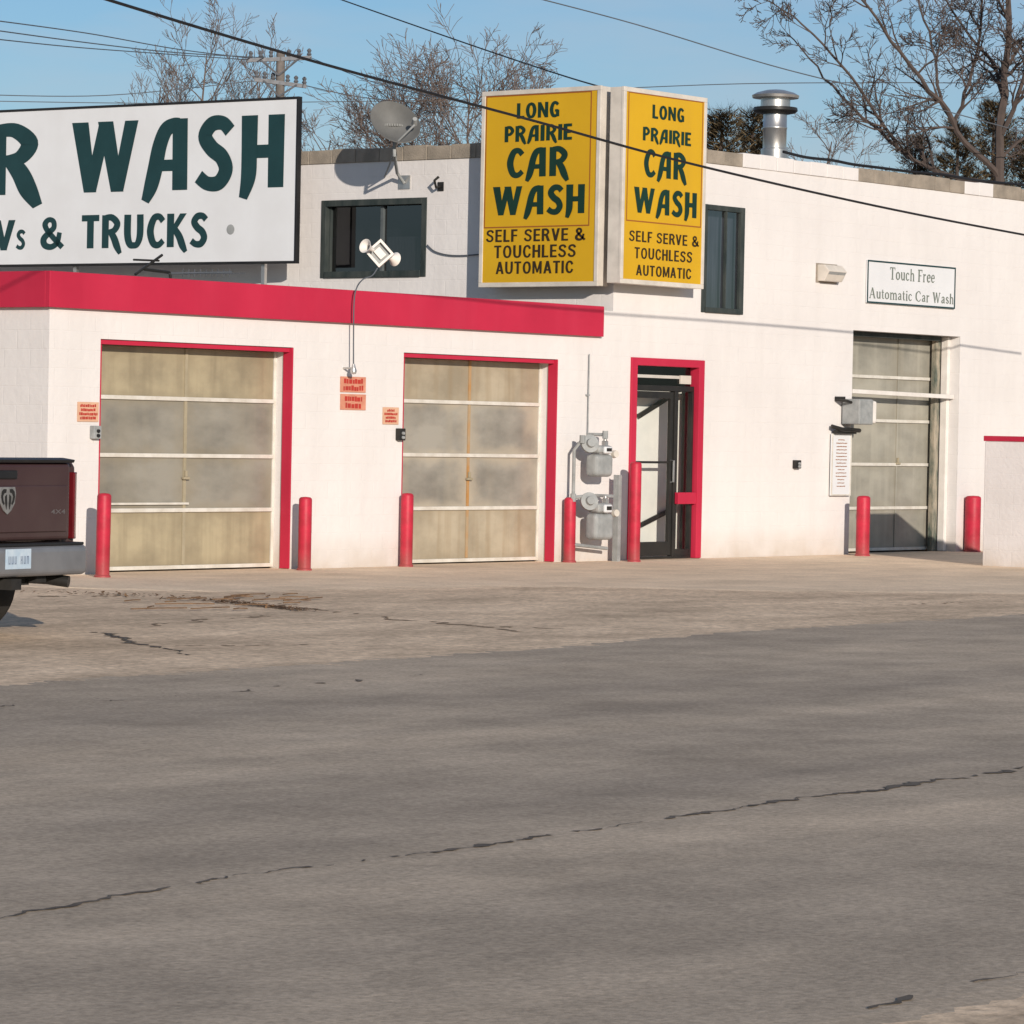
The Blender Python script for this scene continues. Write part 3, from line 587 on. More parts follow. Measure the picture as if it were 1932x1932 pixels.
# ------------------------------------------------------------------ yellow sign cabinets
def cabinet(pl, tl, br, lines, border, label, wts):
    uL, vT = pl.uv(*tl); uR, vB = pl.uv(*br)
    root = thing('sign_cabinet', label, 'sign', pl.pt((uL + uR) / 2, vB, -.1))
    def slab(mb, u0, u1, v0, v1, o0, o1): mb.prism([pl.pt(u0, v0, o0), pl.pt(u1, v0, o0), pl.pt(u1, v1, o0), pl.pt(u0, v1, o0)], pl.n * (o1 - o0))
    c = MB(); slab(c, uL, uR, vB, vT, -.21, -.012); c.build('cabinet', M['cream'], root, bevel=.006)
    t = .055
    fr = MB(); slab(fr, uL - .004, uR + .004, vT - t, vT + .004, -.03, .012); slab(fr, uL - .004, uR + .004, vB - .004, vB + t, -.03, .012); slab(fr, uL - .004, uL + t, vB + t, vT - t, -.03, .012); slab(fr, uR - t, uR + .004, vB + t, vT - t, -.03, .012)
    fr.build('frame', M['cream'], root, bevel=.005)
    fc = MB(); slab(fc, uL + t, uR - t, vB + t, vT - t, -.010, .001); face = fc.build('sign_face', M['yellow'], root)
    for tx, a_, b_ in lines[:4]:
        l1 = MB(); stroke_text(l1, tx, pl, a_, b_, .004, weight=wts[0], gap=.10); l1.build('lettering', M['inkblack'], face)
    for tx, a_, b_ in lines[4:]:
        l2 = MB(); stroke_text(l2, tx, pl, a_, b_, .004, weight=wts[1], font=GS, gap=.13); l2.build('lettering', M['inkbrown'], face)
    bu0, bv1 = pl.uv(*border[0]); bu1, bv0 = pl.uv(*border[1]); w = .016
    bb = MB(); slab(bb, bu0, bu1, bv1 - w, bv1, .002, .004); slab(bb, bu0, bu1, bv0, bv0 + w, .002, .004); slab(bb, bu0, bu0 + w, bv0 + w, bv1 - w, .002, .004); slab(bb, bu1 - w, bu1, bv0 + w, bv1 - w, .002, .004)
    bb.build('border_line', M['brownline'], face)
    for v in (vB + .5, vT - .9):
        for u in (uL + .3, uR - .36):
            br_ = MB(); slab(br_, u, u + .06, v, v + .06, -.32, -.21); br_.build('bracket', M['galv'], root)
    return root
PL1 = planeX(-.32); PL2 = planeY(-.32)
cabinet(PL1, (911, 174), (1127, 539), [('LONG', (976, 195), (1056, 220)), ('PRAIRIE', (953, 239), (1080, 263)), ('CAR', (957, 281), (1073, 331)), ('WASH', (932, 353), (1102, 402)),
    ('SELF SERVE &', (918, 434), (1105, 453)), ('TOUCHLESS', (933, 463.5), (1087, 484.5)), ('AUTOMATIC', (936, 494), (1082, 515))], ((918, 182), (1112, 426)), 'wide yellow car wash sign cabinet nearest the upper window and satellite dish', (1.12, 1.02))
cabinet(PL2, (1177, 163), (1326, 545), [('LONG', (1231, 197), (1290, 231)), ('PRAIRIE', (1213, 239), (1303, 276)), ('CAR', (1215, 281), (1294, 341)), ('WASH', (1197, 352), (1313, 412)),
    ('SELF SERVE &', (1187, 434), (1318, 466)), ('TOUCHLESS', (1197, 466), (1305, 496)), ('AUTOMATIC', (1200, 499), (1303, 527))], ((1186, 172), (1322, 430)), 'narrower looking yellow car wash sign cabinet beside the tall narrow window', (1.12, 1.02))

# ------------------------------------------------------------------ white roof sign
q0 = onX(556, 493, -.5)
sd = V((math.cos(rad(94)), math.sin(rad(94)), 0)); PS = Plane((q0.x, q0.y, 0), -sd, (-math.sin(rad(94)), math.cos(rad(94)), 0))
uR, vB = PS.uv(555, 492); _, vT = PS.uv(557, 187); uL, _ = PS.uv(-250, 500)
sg = thing('roof_sign', 'large white car wash sign board with black edge above the red fascia', 'sign', PS.pt((uL + uR) / 2, zf1 - .08, -.05))
def slabS(mb, u0, u1, v0, v1, o0, o1, pl=PS): mb.prism([pl.pt(u0, v0, o0), pl.pt(u1, v0, o0), pl.pt(u1, v1, o0), pl.pt(u0, v1, o0)], pl.n * (o1 - o0))
m = MB(); slabS(m, uL, uR, vB, vT, -.06, 0); pn = m.build('panel', M['signwhite'], sg)
m = MB(); t = .035; slabS(m, uL - t, uR + t, vT, vT + t, -.07, .01); slabS(m, uL - t, uR + t, vB - t, vB, -.07, .01); slabS(m, uL - t, uL, vB, vT, -.07, .01); slabS(m, uR, uR + t, vB, vT, -.07, .01); m.build('edge_trim', M['black'], sg, bevel=.004)
for tx, a_, b_ in (('WASH', (140, 232), (533, 353)), ('R', (-22, 238), (76, 366)), ('CA', (-215, 246), (-36, 374))):
    m = MB(); stroke_text(m, tx, PS, a_, b_, gap=.11, weight=1.14); m.build('lettering', M['ink'], pn)
for tx, a_, b_ in (('TRUCKS', (155, 407), (392, 465)), ('&', (77, 411), (120, 469)), ('S', (31, 434), (48, 470)), ('V', (-12, 416), (28, 472)), ('R', (-58, 418), (-16, 474))):
    m = MB(); stroke_text(m, tx, PS, a_, b_, gap=.11, weight=1.12); m.build('lettering', M['ink'], pn)
cu_, cv_ = PS.uv(435, 433); m = MB(); m.lathe([(0, .004), (.065, .004), (.07, .001)], PS.pt(cu_, cv_), PS.n, 24); m.build('patch', M['gasgrey'], pn)
for u in (uL + .5, (uL + uR) / 2, uR - .6):
    m = MB(); slabS(m, u - .03, u + .03, zf1 - .08, vT - .2, -.13, -.075); m.build('post', M['galv'], sg)

# ------------------------------------------------------------------ small signs
def board(px_tl, px_br, y, label, name, mat, cat='sign', th=.02):
    pl = planeY(y); u0, v1 = pl.uv(*px_tl); u1, v0 = pl.uv(*px_br)
    root = thing(name, label, cat, pl.pt((u0 + u1) / 2, v0, 0)); b_ = MB(); b_.prism([pl.pt(u0, v0, -th), pl.pt(u1, v0, -th), pl.pt(u1, v1, -th), pl.pt(u0, v1, -th)], pl.n * th)
    return root, pl, u0, u1, v0, v1, b_.build('panel', mat, root)
root, pl, u0, u1, v0, v1, pn = board((1637, 490), (1801, 583), -.03, 'white touch free sign board with thin green border high on the wall', 'wall_sign', M['signwhite'])
m = MB(); t = .022
for a_ in ((u0, u1, v1 - t, v1), (u0, u1, v0, v0 + t), (u0, u0 + t, v0 + t, v1 - t), (u1 - t, u1, v0 + t, v1 - t)): slabS(m, *a_, .001, .008, pl)
m.build('border', M['ink'], root)
m = MB(); stroke_text(m, 'Touch Free', pl, (1679, 504), (1763, 534), .003, font=GT, weight=1.1, gap=.08); m.build('lettering', M['greyink'], pn)
m = MB(); stroke_text(m, 'Automatic Car Wash', pl, (1640, 542), (1799, 574), .003, font=GT, weight=1.1, gap=.08); m.build('lettering', M['greyink'], pn)
rg = random.Random(4)
for tl, br, lab in (((147, 758), (186, 796), 'small faded red printed notice left of the wider stained door'), ((723, 768), (752, 801), 'small faded red printed notice left of the rust streaked door')):
    root, pl, u0, u1, v0, v1, pn = board(tl, br, -.012, lab, 'notice', M['paper'], 'notice', .008)
    m = MB(); scribble(m, pl, u0 + .02, u1 - .02, v0 + .02, v1 - .015, 4, rg, fill=.72); m.build('printing', M['redink'], pn)
for tl, br, lab in (((643, 710), (690, 741), 'upper of the two larger red notices between the overhead doors'), ((643, 743), (690, 774), 'lower of the two larger red notices between the overhead doors')):
    root, pl, u0, u1, v0, v1, pn = board(tl, br, -.012, lab, 'notice', M['paperred'], 'notice', .008)
    m = MB(); scribble(m, pl, u0 + .02, u1 - .02, v0 + .012, v1 - .008, 2, rg, fill=.74); m.build('printing', M['redink'], pn)
root, pl, u0, u1, v0, v1, pn = board((1570, 818), (1604, 935), -.05, 'tall narrow white menu board with lamp hood beside the bay door', 'menu_board', M['signwhite'])
m = MB(); scribble(m, pl, u0 + .10, u1 - .10, v0 + .12, v1 - .05, 15, rg, fill=.28); m.build('printing', M['brownline'], pn)
m = MB()
for a_ in ((u0, u1, v0, v0 + .02), (u0, u0 + .02, v0 + .02, v1), (u1 - .02, u1, v0 + .02, v1)): slabS(m, *a_, .001, .01, pl)
m.build('border', M['rail'], root)
m = MB(); m.tube([pl.pt(u0 - .05, v1 + .10, .02), pl.pt(u0 + .1, v1 + .06, .10), pl.pt(u1 + .05, v1 + .05, .10)], .03, 8); m.box(u0 + .02, u1 + .02, -.12, -.05, v1, v1 + .05); m.build('lamp_hood', M['bronze'], root, smooth=True)

# pay box at the automatic bay
pb = onY(1583, 803, -.05); pt_ = onY(1583, 752, -.05)
root = thing('pay_box', 'silver metal box on a bracket at the left edge of the bay door', 'box', (pb.x + .2, -.05, pb.z))
m = MB()
m.box(pb.x + .1, pb.x + .45, -.32, -.02, pb.z + .02, pt_.z); m.build('body', M['gasgrey'], root, bevel=.02)
m = MB(); m.box(pb.x + .452, pb.x + .62, -.27, -.05, pb.z + .04, pt_.z - .02); m.build('hood', M['whitemetal'], root, bevel=.03)
m = MB(); m.tube([(pb.x - .05, -.02, pt_.z - .02), (pb.x - .02, -.18, pt_.z - .03), (pb.x + .1, -.18, pt_.z - .05)], .02, 8); m.tube([(pb.x - .04, -.0, pt_.z), (pb.x + .04, -.12, pt_.z)], .03, 8); m.build('bracket', M['bronze'], root, smooth=True)

# wall light
a_ = onY(1541, 530, 0); b_ = onY(1576, 502, 0)
root = thing('wall_light', 'small cream flood light fixed high on the wall left of the white board', 'light', (a_.x, 0, a_.z))
m = MB(); w = b_.x - a_.x; h = b_.z - a_.z
m.prism([V((a_.x, -.002, a_.z)), V((a_.x, -.002, b_.z)), V((a_.x, -.12, b_.z)), V((a_.x, -.2, a_.z + h * .62)), V((a_.x, -.12, a_.z))], (w, 0, 0)); m.build('housing', M['cream'], root, bevel=.01)
m = MB(); m.quad((a_.x + .02, -.1995, a_.z + h * .57), (a_.x + w - .02, -.1995, a_.z + h * .57), (a_.x + w - .02, -.1275, a_.z + .03), (a_.x + .02, -.1275, a_.z + .03)); m.build('lens', M['gasgrey'], root)
m = MB(); m.box(a_.x - .03, a_.x + w + .03, -.012, -.002, a_.z - .02, b_.z + .02); m.build('back_plate', M['block'], root)
for tl, br, lab in (((169, 803), (183, 828), 'small grey button box below the small notice by the wider door'), ((746, 808), (757, 831), 'small black button box below the small notice by the rust streaked door'), ((1495, 868), (1504, 884), 'small dark outlet box low on the blank wall right of the entrance')):
    p_, q_ = onY(*tl), onY(*br); root = thing('control_box', lab, 'box', (p_.x, 0, q_.z))
    m = MB(); m.box(p_.x, q_.x, -.07, -.002, q_.z, p_.z); m.build('case', M['bronze'] if 'grey' not in lab else M['gasgrey'], root, bevel=.008)
    c = (p_.x + q_.x) / 2
    for k_ in (.6, .25):
        m = MB(); m.lathe([(.0, .02), (.018, .02), (.02, 0)], (c, -.071, (p_.z * k_ + q_.z * (1 - k_))), (0, -1, 0), 12); m.build('button', M['black'] if 'grey' in lab else M['gasgrey'], root)

# ------------------------------------------------------------------ bollards
def bollard(px, yb, yt, lab, r=.075, tilt=(0, 0)):
    P = onG(px, yb)
    if P.y > -.13: P = onY(px, yb, -.13)
    P = V((P.x, P.y, 0)); dep = (P - CAM).dot(Fw)
    top = CAM + ray(px, yt) * (dep / F); h = top.z
    m = MB(); m.lathe([(r + .012, -.02), (r + .012, .012), (r, .02), (r, h * .5), (r + .001, h * .5 + .02), (r, h - .035), (r * .93, h - .018), (r * .7, h - .005), (0, h)], P, (0, 0, 1), 20)
    o = m.build('bollard', M['bollard'], smooth=True, loc=P); o.rotation_euler = (rad(tilt[0]), rad(tilt[1]), 0)
    tag(o, lab, 'bollard', 'red bollards along the car wash front')
bollard(193, 1088, 930, 'red bollard left of the wider stained door, nearest the pickup', tilt=(0, .6))
bollard(574, 1075, 937, 'red bollard on the wall between the two overhead doors, by the wider door')
bollard(766, 1068, 930, 'red bollard at the left corner of the rust streaked door')
bollard(1074, 1058, 938, 'red bollard immediately left of the stacked gas meters', tilt=(0, -.5))
bollard(1196, 1059, 871, 'tallest red bollard in front of the entrance door frame')
bollard(1627, 1048, 935, 'red bollard at left corner of the automatic bay door', .095)
bollard(1834, 1040, 935, 'thick red bollard beside the low off-white wall at far right', .115)

# ------------------------------------------------------------------ gas meters
def gas_meter(cpx, cpy, w, h, lab):
    c = onY(cpx, cpy, -.28); root = thing('gas_meter', lab, 'gas meter', (c.x, c.y, c.z - h / 2), 'pair of gas meters by the entrance')
    m = MB(); m.box(c.x - w / 2, c.x + w / 2, c.y - .10, c.y + .10, c.z - h / 2, c.z + h * .12); m.build('body', M['gasgrey'], root, bevel=.06, seg=4)
    m = MB(); m.box(c.x - w * .42, c.x + w * .42, c.y - .11, c.y + .09, c.z + h * .13, c.z + h * .36); m.build('upper_case', M['gasgrey'], root, bevel=.045, seg=3)
    m = MB(); m.box(c.x - .075, c.x + .075, c.y - .15, c.y - .10, c.z + h * .14, c.z + h * .33); m.build('dial', M['signwhite'], root, bevel=.02)
    m = MB(); m.box(c.x - .05, c.x + .05, c.y - .155, c.y - .151, c.z + h * .2, c.z + h * .29); m.build('dial_face', M['bronze'], root)
    for sx in (-1, 1):
        m = MB(); m.tube([(c.x + sx * w * .3, c.y, c.z + h * .34), (c.x + sx * w * .3, c.y, c.z + h * .52)], .028, 10); m.lathe([(.045, 0), (.045, .05), (.03, .06)], (c.x + sx * w * .3, c.y, c.z + h * .36), (0, 0, 1), 6); m.build('union', M['galv'], root, smooth=True)
    rx = c.x - w * .72
    m = MB(); m.lathe([(0, .07), (.05, .07), (.06, .03), (.115, .02), (.115, -.02), (.05, -.05), (0, -.06)], (rx, c.y - .04, c.z + h * .40), (-.5, -.8, .2), 18); m.build('regulator', M['gasgrey'], root, smooth=True)
    m = MB(); m.lathe([(0, .05), (.045, .05), (.05, 0), (0, 0)], (c.x + w * .60, c.y - .06, c.z + h * .12), (-.2, -1, .1), 12); m.build('index_window', M['cream'], root, smooth=True)
    return c
c1 = gas_meter(1131, 865, .36, .46, 'upper grey gas meter of the stacked pair left of the entrance')
c2 = gas_meter(1131, 978, .38, .54, 'lower grey gas meter of the stacked pair left of the entrance')
pr = thing('gas_pipe', 'grey gas pipework looping around the two meters', 'pipe', (c2.x - .3, -.2, 0))
yy = c1.y
for pp in ([(c2.x - .42, yy + .1, 0), (c2.x - .42, yy + .1, c1.z + .1), (c1.x - .36, yy, c1.z + .24), (c1.x - .11, yy, c1.z + .24)],
           [(c2.x - .42, yy + .1, c2.z + .26), (c2.x - .3, yy, c2.z + .28), (c2.x - .11, yy, c2.z + .28)],
           [(c1.x + .11, yy, c1.z + .24), (c1.x + .11, yy, c1.z + .30), (c1.x + .11, -.0, c1.z + .30)],
           [(c2.x + .11, yy, c2.z + .28), (c2.x + .26, yy, c2.z + .28), (c2.x + .26, -.0, c2.z + .28)],
           [(c2.x - .42, yy + .1, .22), (c2.x + .3, yy + .1, .16)]):
    m = MB(); m.tube(pp, .022, 8); m.build('pipe', M['gasgrey'], pr, smooth=True)
for p_ in ((c2.x - .42, yy + .1, c2.z + .26), (c1.x - .36, yy, c1.z + .24), (c1.x + .11, yy, c1.z + .30)):
    m = MB(); m.lathe([(0, -.05), (.036, -.05), (.036, .05), (0, .05)], p_, (0, 0, 1), 8); m.build('fitting', M['gasgrey'], pr)
P = onY(1163, 1055, -.2); zt = onY(1163, 896, -.2).z
m = MB(); m.box(P.x - .03, P.x + .03, -.24, -.20, -.01, zt); m.box(P.x - .03, P.x - .022, -.199, -.15, -.01, zt); tag(m.build('meter_post', M['gasgrey'], loc=(P.x, P.y, 0), bevel=.003), 'thin grey steel post between gas meters and entrance', 'post')
A_, B_ = onY(1112, 668, -.03), onY(1110, 826, -.03)
m = MB(); m.tube([A_, (A_.x, -.03, B_.z)], .008, 8); m.box(A_.x - .03, A_.x + .03, -.03, -.002, (A_.z + B_.z) / 2, (A_.z + B_.z) / 2 + .02); tag(m.build('conduit', M['gasgrey'], loc=(A_.x, 0, B_.z)), 'thin grey conduit running up the wall above the gas meters', 'conduit')

# ------------------------------------------------------------------ horn fixture on goose neck
GY = -.16
fp = onY(717, 478, GY)
root = thing('horn_fixture', 'white diamond shaped box with two small horns on a gooseneck before the window', 'loudspeaker', onY(667, 700, GY))
E1 = (V(Xc) * .75 + V(Yc) * .66); E2 = (V(Xc) * .66 - V(Yc) * .75); Nn = -Fw
m = MB(); s_ = .105
for e, q in ((E1, E2), (E2, E1)):
    for sg_ in (-1, 1): m.obox(fp + e * sg_ * s_, e * .014, q * (s_ + (.014 if e is E1 else -.014)), Nn * .05)
m.build('box_frame', M['whitemetal'], root)
m = MB(); m.obox(fp - Nn * .02, E1 * .092, E2 * .092, Nn * .012); m.build('back_plate', M['gasgrey'], root)
m = MB(); m.obox(fp + Nn * .01, E1 * .045, E2 * .065, Nn * .014); m.build('cover', M['whitemetal'], root, bevel=.006)
for tp in ((683, 461), (753, 492)):
    q_ = onY(*tp, GY); dr_ = (q_ - fp).normalized(); m = MB()
    st = fp + dr_ * .13
    m.lathe([(.0, 0), (.022, 0), (.026, .03), (.03, .06), (.055, .11), (.085, .15), (.075, .148), (.03, .09)], st, dr_, 18); m.build('horn', M['whitemetal'], root, smooth=True)
m = MB(); pts = crom([tuple(onY(x, y, GY)) for x, y in ((667, 694), (667, 640), (668, 570), (673, 543), (685, 527), (702, 520), (712, 506))], 6)
m.tube(pts, .008, 8); m.build('gooseneck', M['wiregrey'], root, smooth=True)
e_ = onY(667, 698, GY); m = MB(); m.lathe([(0, -.05), (.03, -.045), (.04, -.01), (.025, .03), (.015, .07), (0, .075)], e_, (0, 0, 1), 14); m.tube([e_ + V((0, 0, .02)), V((e_.x, 0, e_.z + .02))], .012, 6); m.build('end_fitting', M['galv'], root, smooth=True)

# ------------------------------------------------------------------ satellite dish
DX = -.86
dc = onX(745, 238, DX); n_ = V((-.62, -.60, .50)).normalized()
ft = onX(762, 345, -.02)
root = thing('satellite_dish', 'grey satellite dish on a bent mast fixed to the upper wall', 'satellite dish', ft)
R = .36; upv = n_.cross(n_.cross(Z)).normalized() * -1; rt = upv.cross(n_).normalized()
la = (rt * .70 - upv * .71).normalized(); sa = la.cross(n_).normalized()
m = MB(); nr_ = 44; vs = []; rings = [(t, .16 * t * t * R / .33 - .07) for t in (0.001, .2, .4, .6, .8, 1)] + [(1.02, .098), (1.0, .084)] + [(t, .168 * t * t - .086) for t in (.8, .5, .2, 0.001)]
for t, hh in rings:
    for j in range(nr_):
        a_ = 2 * math.pi * j / nr_; vs.append(dc + n_ * hh + la * (math.cos(a_) * R * t) + sa * (math.sin(a_) * R * .78 * t))
fs = [(i * nr_ + j, i * nr_ + (j + 1) % nr_, (i + 1) * nr_ + (j + 1) % nr_, (i + 1) * nr_ + j) for i in range(len(rings) - 1) for j in range(nr_)]
m.add(vs, fs); rfz = m.build('reflector', M['dishgrey'], root, smooth=True)
m = MB()
for k in range(8): m.obox(dc + rt * (-.13 + k * .033) + upv * .05 - n_ * .045, rt * .011, upv * .018, n_ * .004)
m.build('marking', M['dishmark'], rfz)
m = MB(); m.tube([dc - n_ * .08, dc - n_ * .16 - upv * .05, dc - n_ * .16 - upv * .35, ft + V((-.14, 0, .12)), ft + V((0, 0, 0))], .022, 10); m.tube([dc - n_ * .16 - upv * .30, ft + V((0, .34, .09))], .012, 8); m.build('mast', M['gasgrey'], root, smooth=True)
m = MB(); m.box(-.016, -.002, ft.y - .1, ft.y + .1, ft.z - .08, ft.z + .10); m.build('foot_plate', M['galv'], root)
lb = dc + n_ * .26 + rt * .24 - upv * .10
m = MB(); m.tube([dc - upv * .27 - n_ * .02, dc - upv * .26 + n_ * .12 + rt * .08, lb - upv * .05], .014, 8); m.build('feed_arm', M['gasgrey'], root, smooth=True)
m = MB(); m.lathe([(0, -.06), (.03, -.06), (.035, 0), (.04, .05), (.0, .06)], lb, -n_, 14); m.build('feed_horn', M['gasgrey'], root, smooth=True)
b0 = onX(832, 352, 0)
m = MB(); m.tube([b0, b0 + V((-.10, 0, -.02)), b0 + V((-.16, -.02, .07)), b0 + V((-.12, -.06, .12))], .018, 8); m.box(-.012, -.002, b0.y - .05, b0.y + .05, b0.z - .06, b0.z + .06)
tag(m.build('hook_bracket', M['bronze'], loc=b0), 'small dark hook bracket on upper wall right of the dish', 'bracket')
m = MB(); m.tube(crom([tuple(onX(x, y, -.03)) for x, y in ((806, 462), (820, 474), (845, 481), (875, 482), (915, 479))], 5), .009, 6); tag(m.build('signal_cable', M['wiregrey'], loc=onX(860, 481, -.03)), 'thin cable drooping along the wall from upper window to yellow sign', 'cable')

# roof antenna
ay = .55
root = thing('roof_antenna', 'thin dark aerial lying on the low roof under the white sign', 'antenna', onY(300, 516, ay))
B_ = onY(437, 514, ay)
m = MB(); m.tube([onY(318, 516, ay), B_], .012, 6); m.build('boom', M['wiregrey'], root)
m = MB(); m.tube([onY(255, 518, ay), onY(280, 500, ay), onY(306, 481, ay)], .016, 6); m.tube([onY(252, 490, ay), onY(300, 492, ay)], .012, 6); m.tube([onY(272, 508, ay), onY(320, 514, ay), onY(322, 525, ay)], .018, 6); m.build('mast', M['bronze'], root)
for k in range(9):
    m = MB(); p_ = onY(345 + k * 11, 516 - .02 * k, ay); m.tube([p_ + V((0, -.25, .0)), p_ + V((0, .25, 0))], .005, 4); m.tube([p_ + V((0, 0, -.04)), p_ + V((0, 0, .05))], .005, 4)
    m.build('element', M['wiregrey'], root)

# flue on the roof
fx_ = onY(1461, 292, .9); fz0 = H - .3
root = thing('flue_pipe', 'silver metal flue pipe with stacked rain cap on the roof edge', 'flue', (fx_.x, .9, fz0))
zt = lambda y: onY(1461, y, .9).z
r0 = .165
m = MB(); m.lathe([(r0 * 1.15, fz0), (r0 * 1.15, zt(282)), (r0, zt(280)), (r0, zt(244)), (r0 * 1.04, zt(243)), (r0 * 1.04, zt(240)), (r0, zt(239)), (r0, zt(212))], (fx_.x, .9, 0), (0, 0, 1), 28); m.build('pipe', M['galv'], root, smooth=True)
m = MB(); m.lathe([(r0, zt(216)), (r0 * 1.7, zt(213)), (r0 * 1.9, zt(209)), (r0 * 1.85, zt(203)), (r0 * 1.0, zt(201))], (fx_.x, .9, 0), (0, 0, 1), 28); m.build('collar', M['bronze'], root, smooth=True)
m = MB(); m.lathe([(r0 * 1.25, zt(204)), (r0 * 1.25, zt(184))], (fx_.x, .9, 0), (0, 0, 1), 28); m.build('sleeve', M['galv'], root, smooth=True)
m = MB(); m.lathe([(0, zt(187)), (r0 * 1.95, zt(185)), (r0 * 2.0, zt(180)), (r0 * 1.6, zt(175)), (r0 * .8, zt(170)), (0, zt(168))], (fx_.x, .9, 0), (0, 0, 1), 28); m.build('rain_cap', M['galv'], root, smooth=True)
m = MB(); rg = random.Random(8)
pp = [(1478, 288), (1520, 300), (1570, 304), (1610, 313), (1660, 318), (1720, 326), (1780, 333), (1850, 343), (1940, 352)]
m.tube(crom([tuple(onY(x, y - 2, .1) + V((0, 0, rg.uniform(-.005, .01)))) for x, y in pp], 4), .02, 6); tag(m.build('roof_cable', M['wire'], loc=onY(1700, 322, .1)), 'black cable lying along the roof edge right of the flue', 'cable')

# ------------------------------------------------------------------ low wall at right
q_ = onG(1853, 1066); hz = (CAM + ray(1853, 822) * ((q_ - CAM).dot(Fw) / F)).z
root = thing('low_wall', 'low off-white block wall with red cap at the right edge', 'wall', (q_.x, q_.y, 0))
m = MB(); m.box(q_.x, q_.x + 1.05, q_.y - 5, q_.y, -.02, hz - .07); m.build('wall', M['enclosure'], root, bevel=.012)
m = MB(); m.box(q_.x - .015, q_.x + 1.065, q_.y - 5.02, q_.y + .015, hz - .069, hz); m.build('cap', M['red'], root, bevel=.008)

# ------------------------------------------------------------------ pickup truck (local: x right, y forward)
YAW = rad(9.5)
tp_ = onG(162, 1024, .71)
T = V((tp_.x - 1.0 * math.cos(YAW), tp_.y - 1.0 * math.sin(YAW), 0))
tr = thing('pickup_truck', 'dark maroon pickup truck with grey bumper, seen from its tailgate', 'truck', T)
tr.rotation_euler.z = YAW
def B(mb, x0, x1, y0, y1, z0, z1): return mb.box(T.x + x0, T.x + x1, T.y + y0, T.y + y1, z0, z1)
def Pt(x, y, z): return V((T.x + x, T.y + y, z))
m = MB()
for s_ in (-1, 1): m.prism([Pt(s_ * .98, .09, .66), Pt(s_ * .98, .09, 1.29), Pt(s_ * .93, .09, 1.345), Pt(s_ * .80, .09, 1.345), Pt(s_ * .80, .09, .66)], (0, 2.0, 0))
B(m, -.80, .80, .2, 2.05, .72, .80); B(m, -.80, .80, 2.0, 2.09, .8, 1.34)
m.build('cargo_bed', M['maroon'], tr, bevel=.03, seg=3)
m = MB(); m.prism([Pt(-.97, 2.12, .55), Pt(-.97, 2.12, 1.34), Pt(-.97, 4.45, 1.30), Pt(-.97, 5.72, 1.18), Pt(-.97, 5.82, .95), Pt(-.97, 5.82, .55)], (1.94, 0, 0)); m.build('body', M['maroon'], tr, bevel=.05, seg=3)
m = MB(); m.add([Pt(-.92, 2.14, 1.33), Pt(.92, 2.14, 1.33), Pt(.92, 4.5, 1.30), Pt(-.92, 4.5, 1.30), Pt(-.74, 2.35, 1.9), Pt(.74, 2.35, 1.9), Pt(.74, 3.75, 1.9), Pt(-.74, 3.75, 1.9)], [(3, 2, 1, 0), (4, 5, 6, 7), (0, 1, 5, 4), (1, 2, 6, 5), (2, 3, 7, 6), (3, 0, 4, 7)]); cab = m.build('cab', M['maroon'], tr, bevel=.05, seg=3)
m = MB(); m.quad(Pt(-.70, 2.205, 1.46), Pt(.70, 2.205, 1.46), Pt(.62, 2.305, 1.82), Pt(-.62, 2.305, 1.82)); m.build('cab_window', M['darkglass'], cab)
for s_ in (-1, 1):
    m = MB(); m.quad(Pt(s_ * .885, 2.5, 1.46), Pt(s_ * .885, 4.1, 1.44), Pt(s_ * .775, 3.62, 1.82), Pt(s_ * .775, 2.6, 1.82)); m.build('cab_window', M['darkglass'], cab)
m = MB(); B(m, -.82, .82, .02, .085, .735, 1.32); tg = m.build('tailgate', M['maroon'], tr, bevel=.03, seg=3)
m = MB(); B(m, -.76, .76, .004, .019, .80, 1.15); m.build('raised_panel', M['maroon'], tg, bevel=.012, seg=2)
m = MB(); m.prism([Pt(-.82, .10, 1.322), Pt(-.82, -.01, 1.322), Pt(-.82, -.02, 1.345), Pt(-.82, .10, 1.36)], (1.64, 0, 0)); m.build('top_lip', M['black'], tg, bevel=.006)
m = MB(); B(m, -.13, .13, .0, .018, 1.20, 1.265); m.build('handle', M['black'], tg, bevel=.012)
ES = .84
def sh(pts, y): return [Pt(x * ES, y, 1.045 + z * ES) for x, z in pts]
m = MB(); m.prism(sh([(-.105, .115), (.105, .115), (.12, .06), (.105, -.03), (.055, -.095), (0, -.13), (-.055, -.095), (-.105, -.03), (-.12, .06)], .003), (0, -.012, 0)); em = m.build('emblem', M['silver'], tg, bevel=.003)
for s_ in (-1, 1):
    m = MB(); m.prism(sh([(s_ * .022, .095), (s_ * .06, .098), (s_ * .092, .075), (s_ * .10, .03), (s_ * .085, -.02), (s_ * .06, -.045), (s_ * .05, -.03), (s_ * .068, .0), (s_ * .072, .035), (s_ * .055, .06), (s_ * .03, .065)], -.0095), (0, -.003, 0)); m.build('emblem_inset', M['bronze'], em)
    m = MB(); m.prism(sh([(s_ * .018, .05), (s_ * .045, .03), (s_ * .04, -.03), (s_ * .022, -.085), (s_ * .012, -.03)], -.0095), (0, -.003, 0)); m.build('emblem_inset', M['bronze'], em)
plT = Plane((T.x, T.y + .003, 0), (1, 0, 0), (0, -1, 0))
m = MB(); font_text(m, '4X4', plT, .002, .01, (.55, .97, .73, .935)); m.build('lettering', M['badge'], tg)
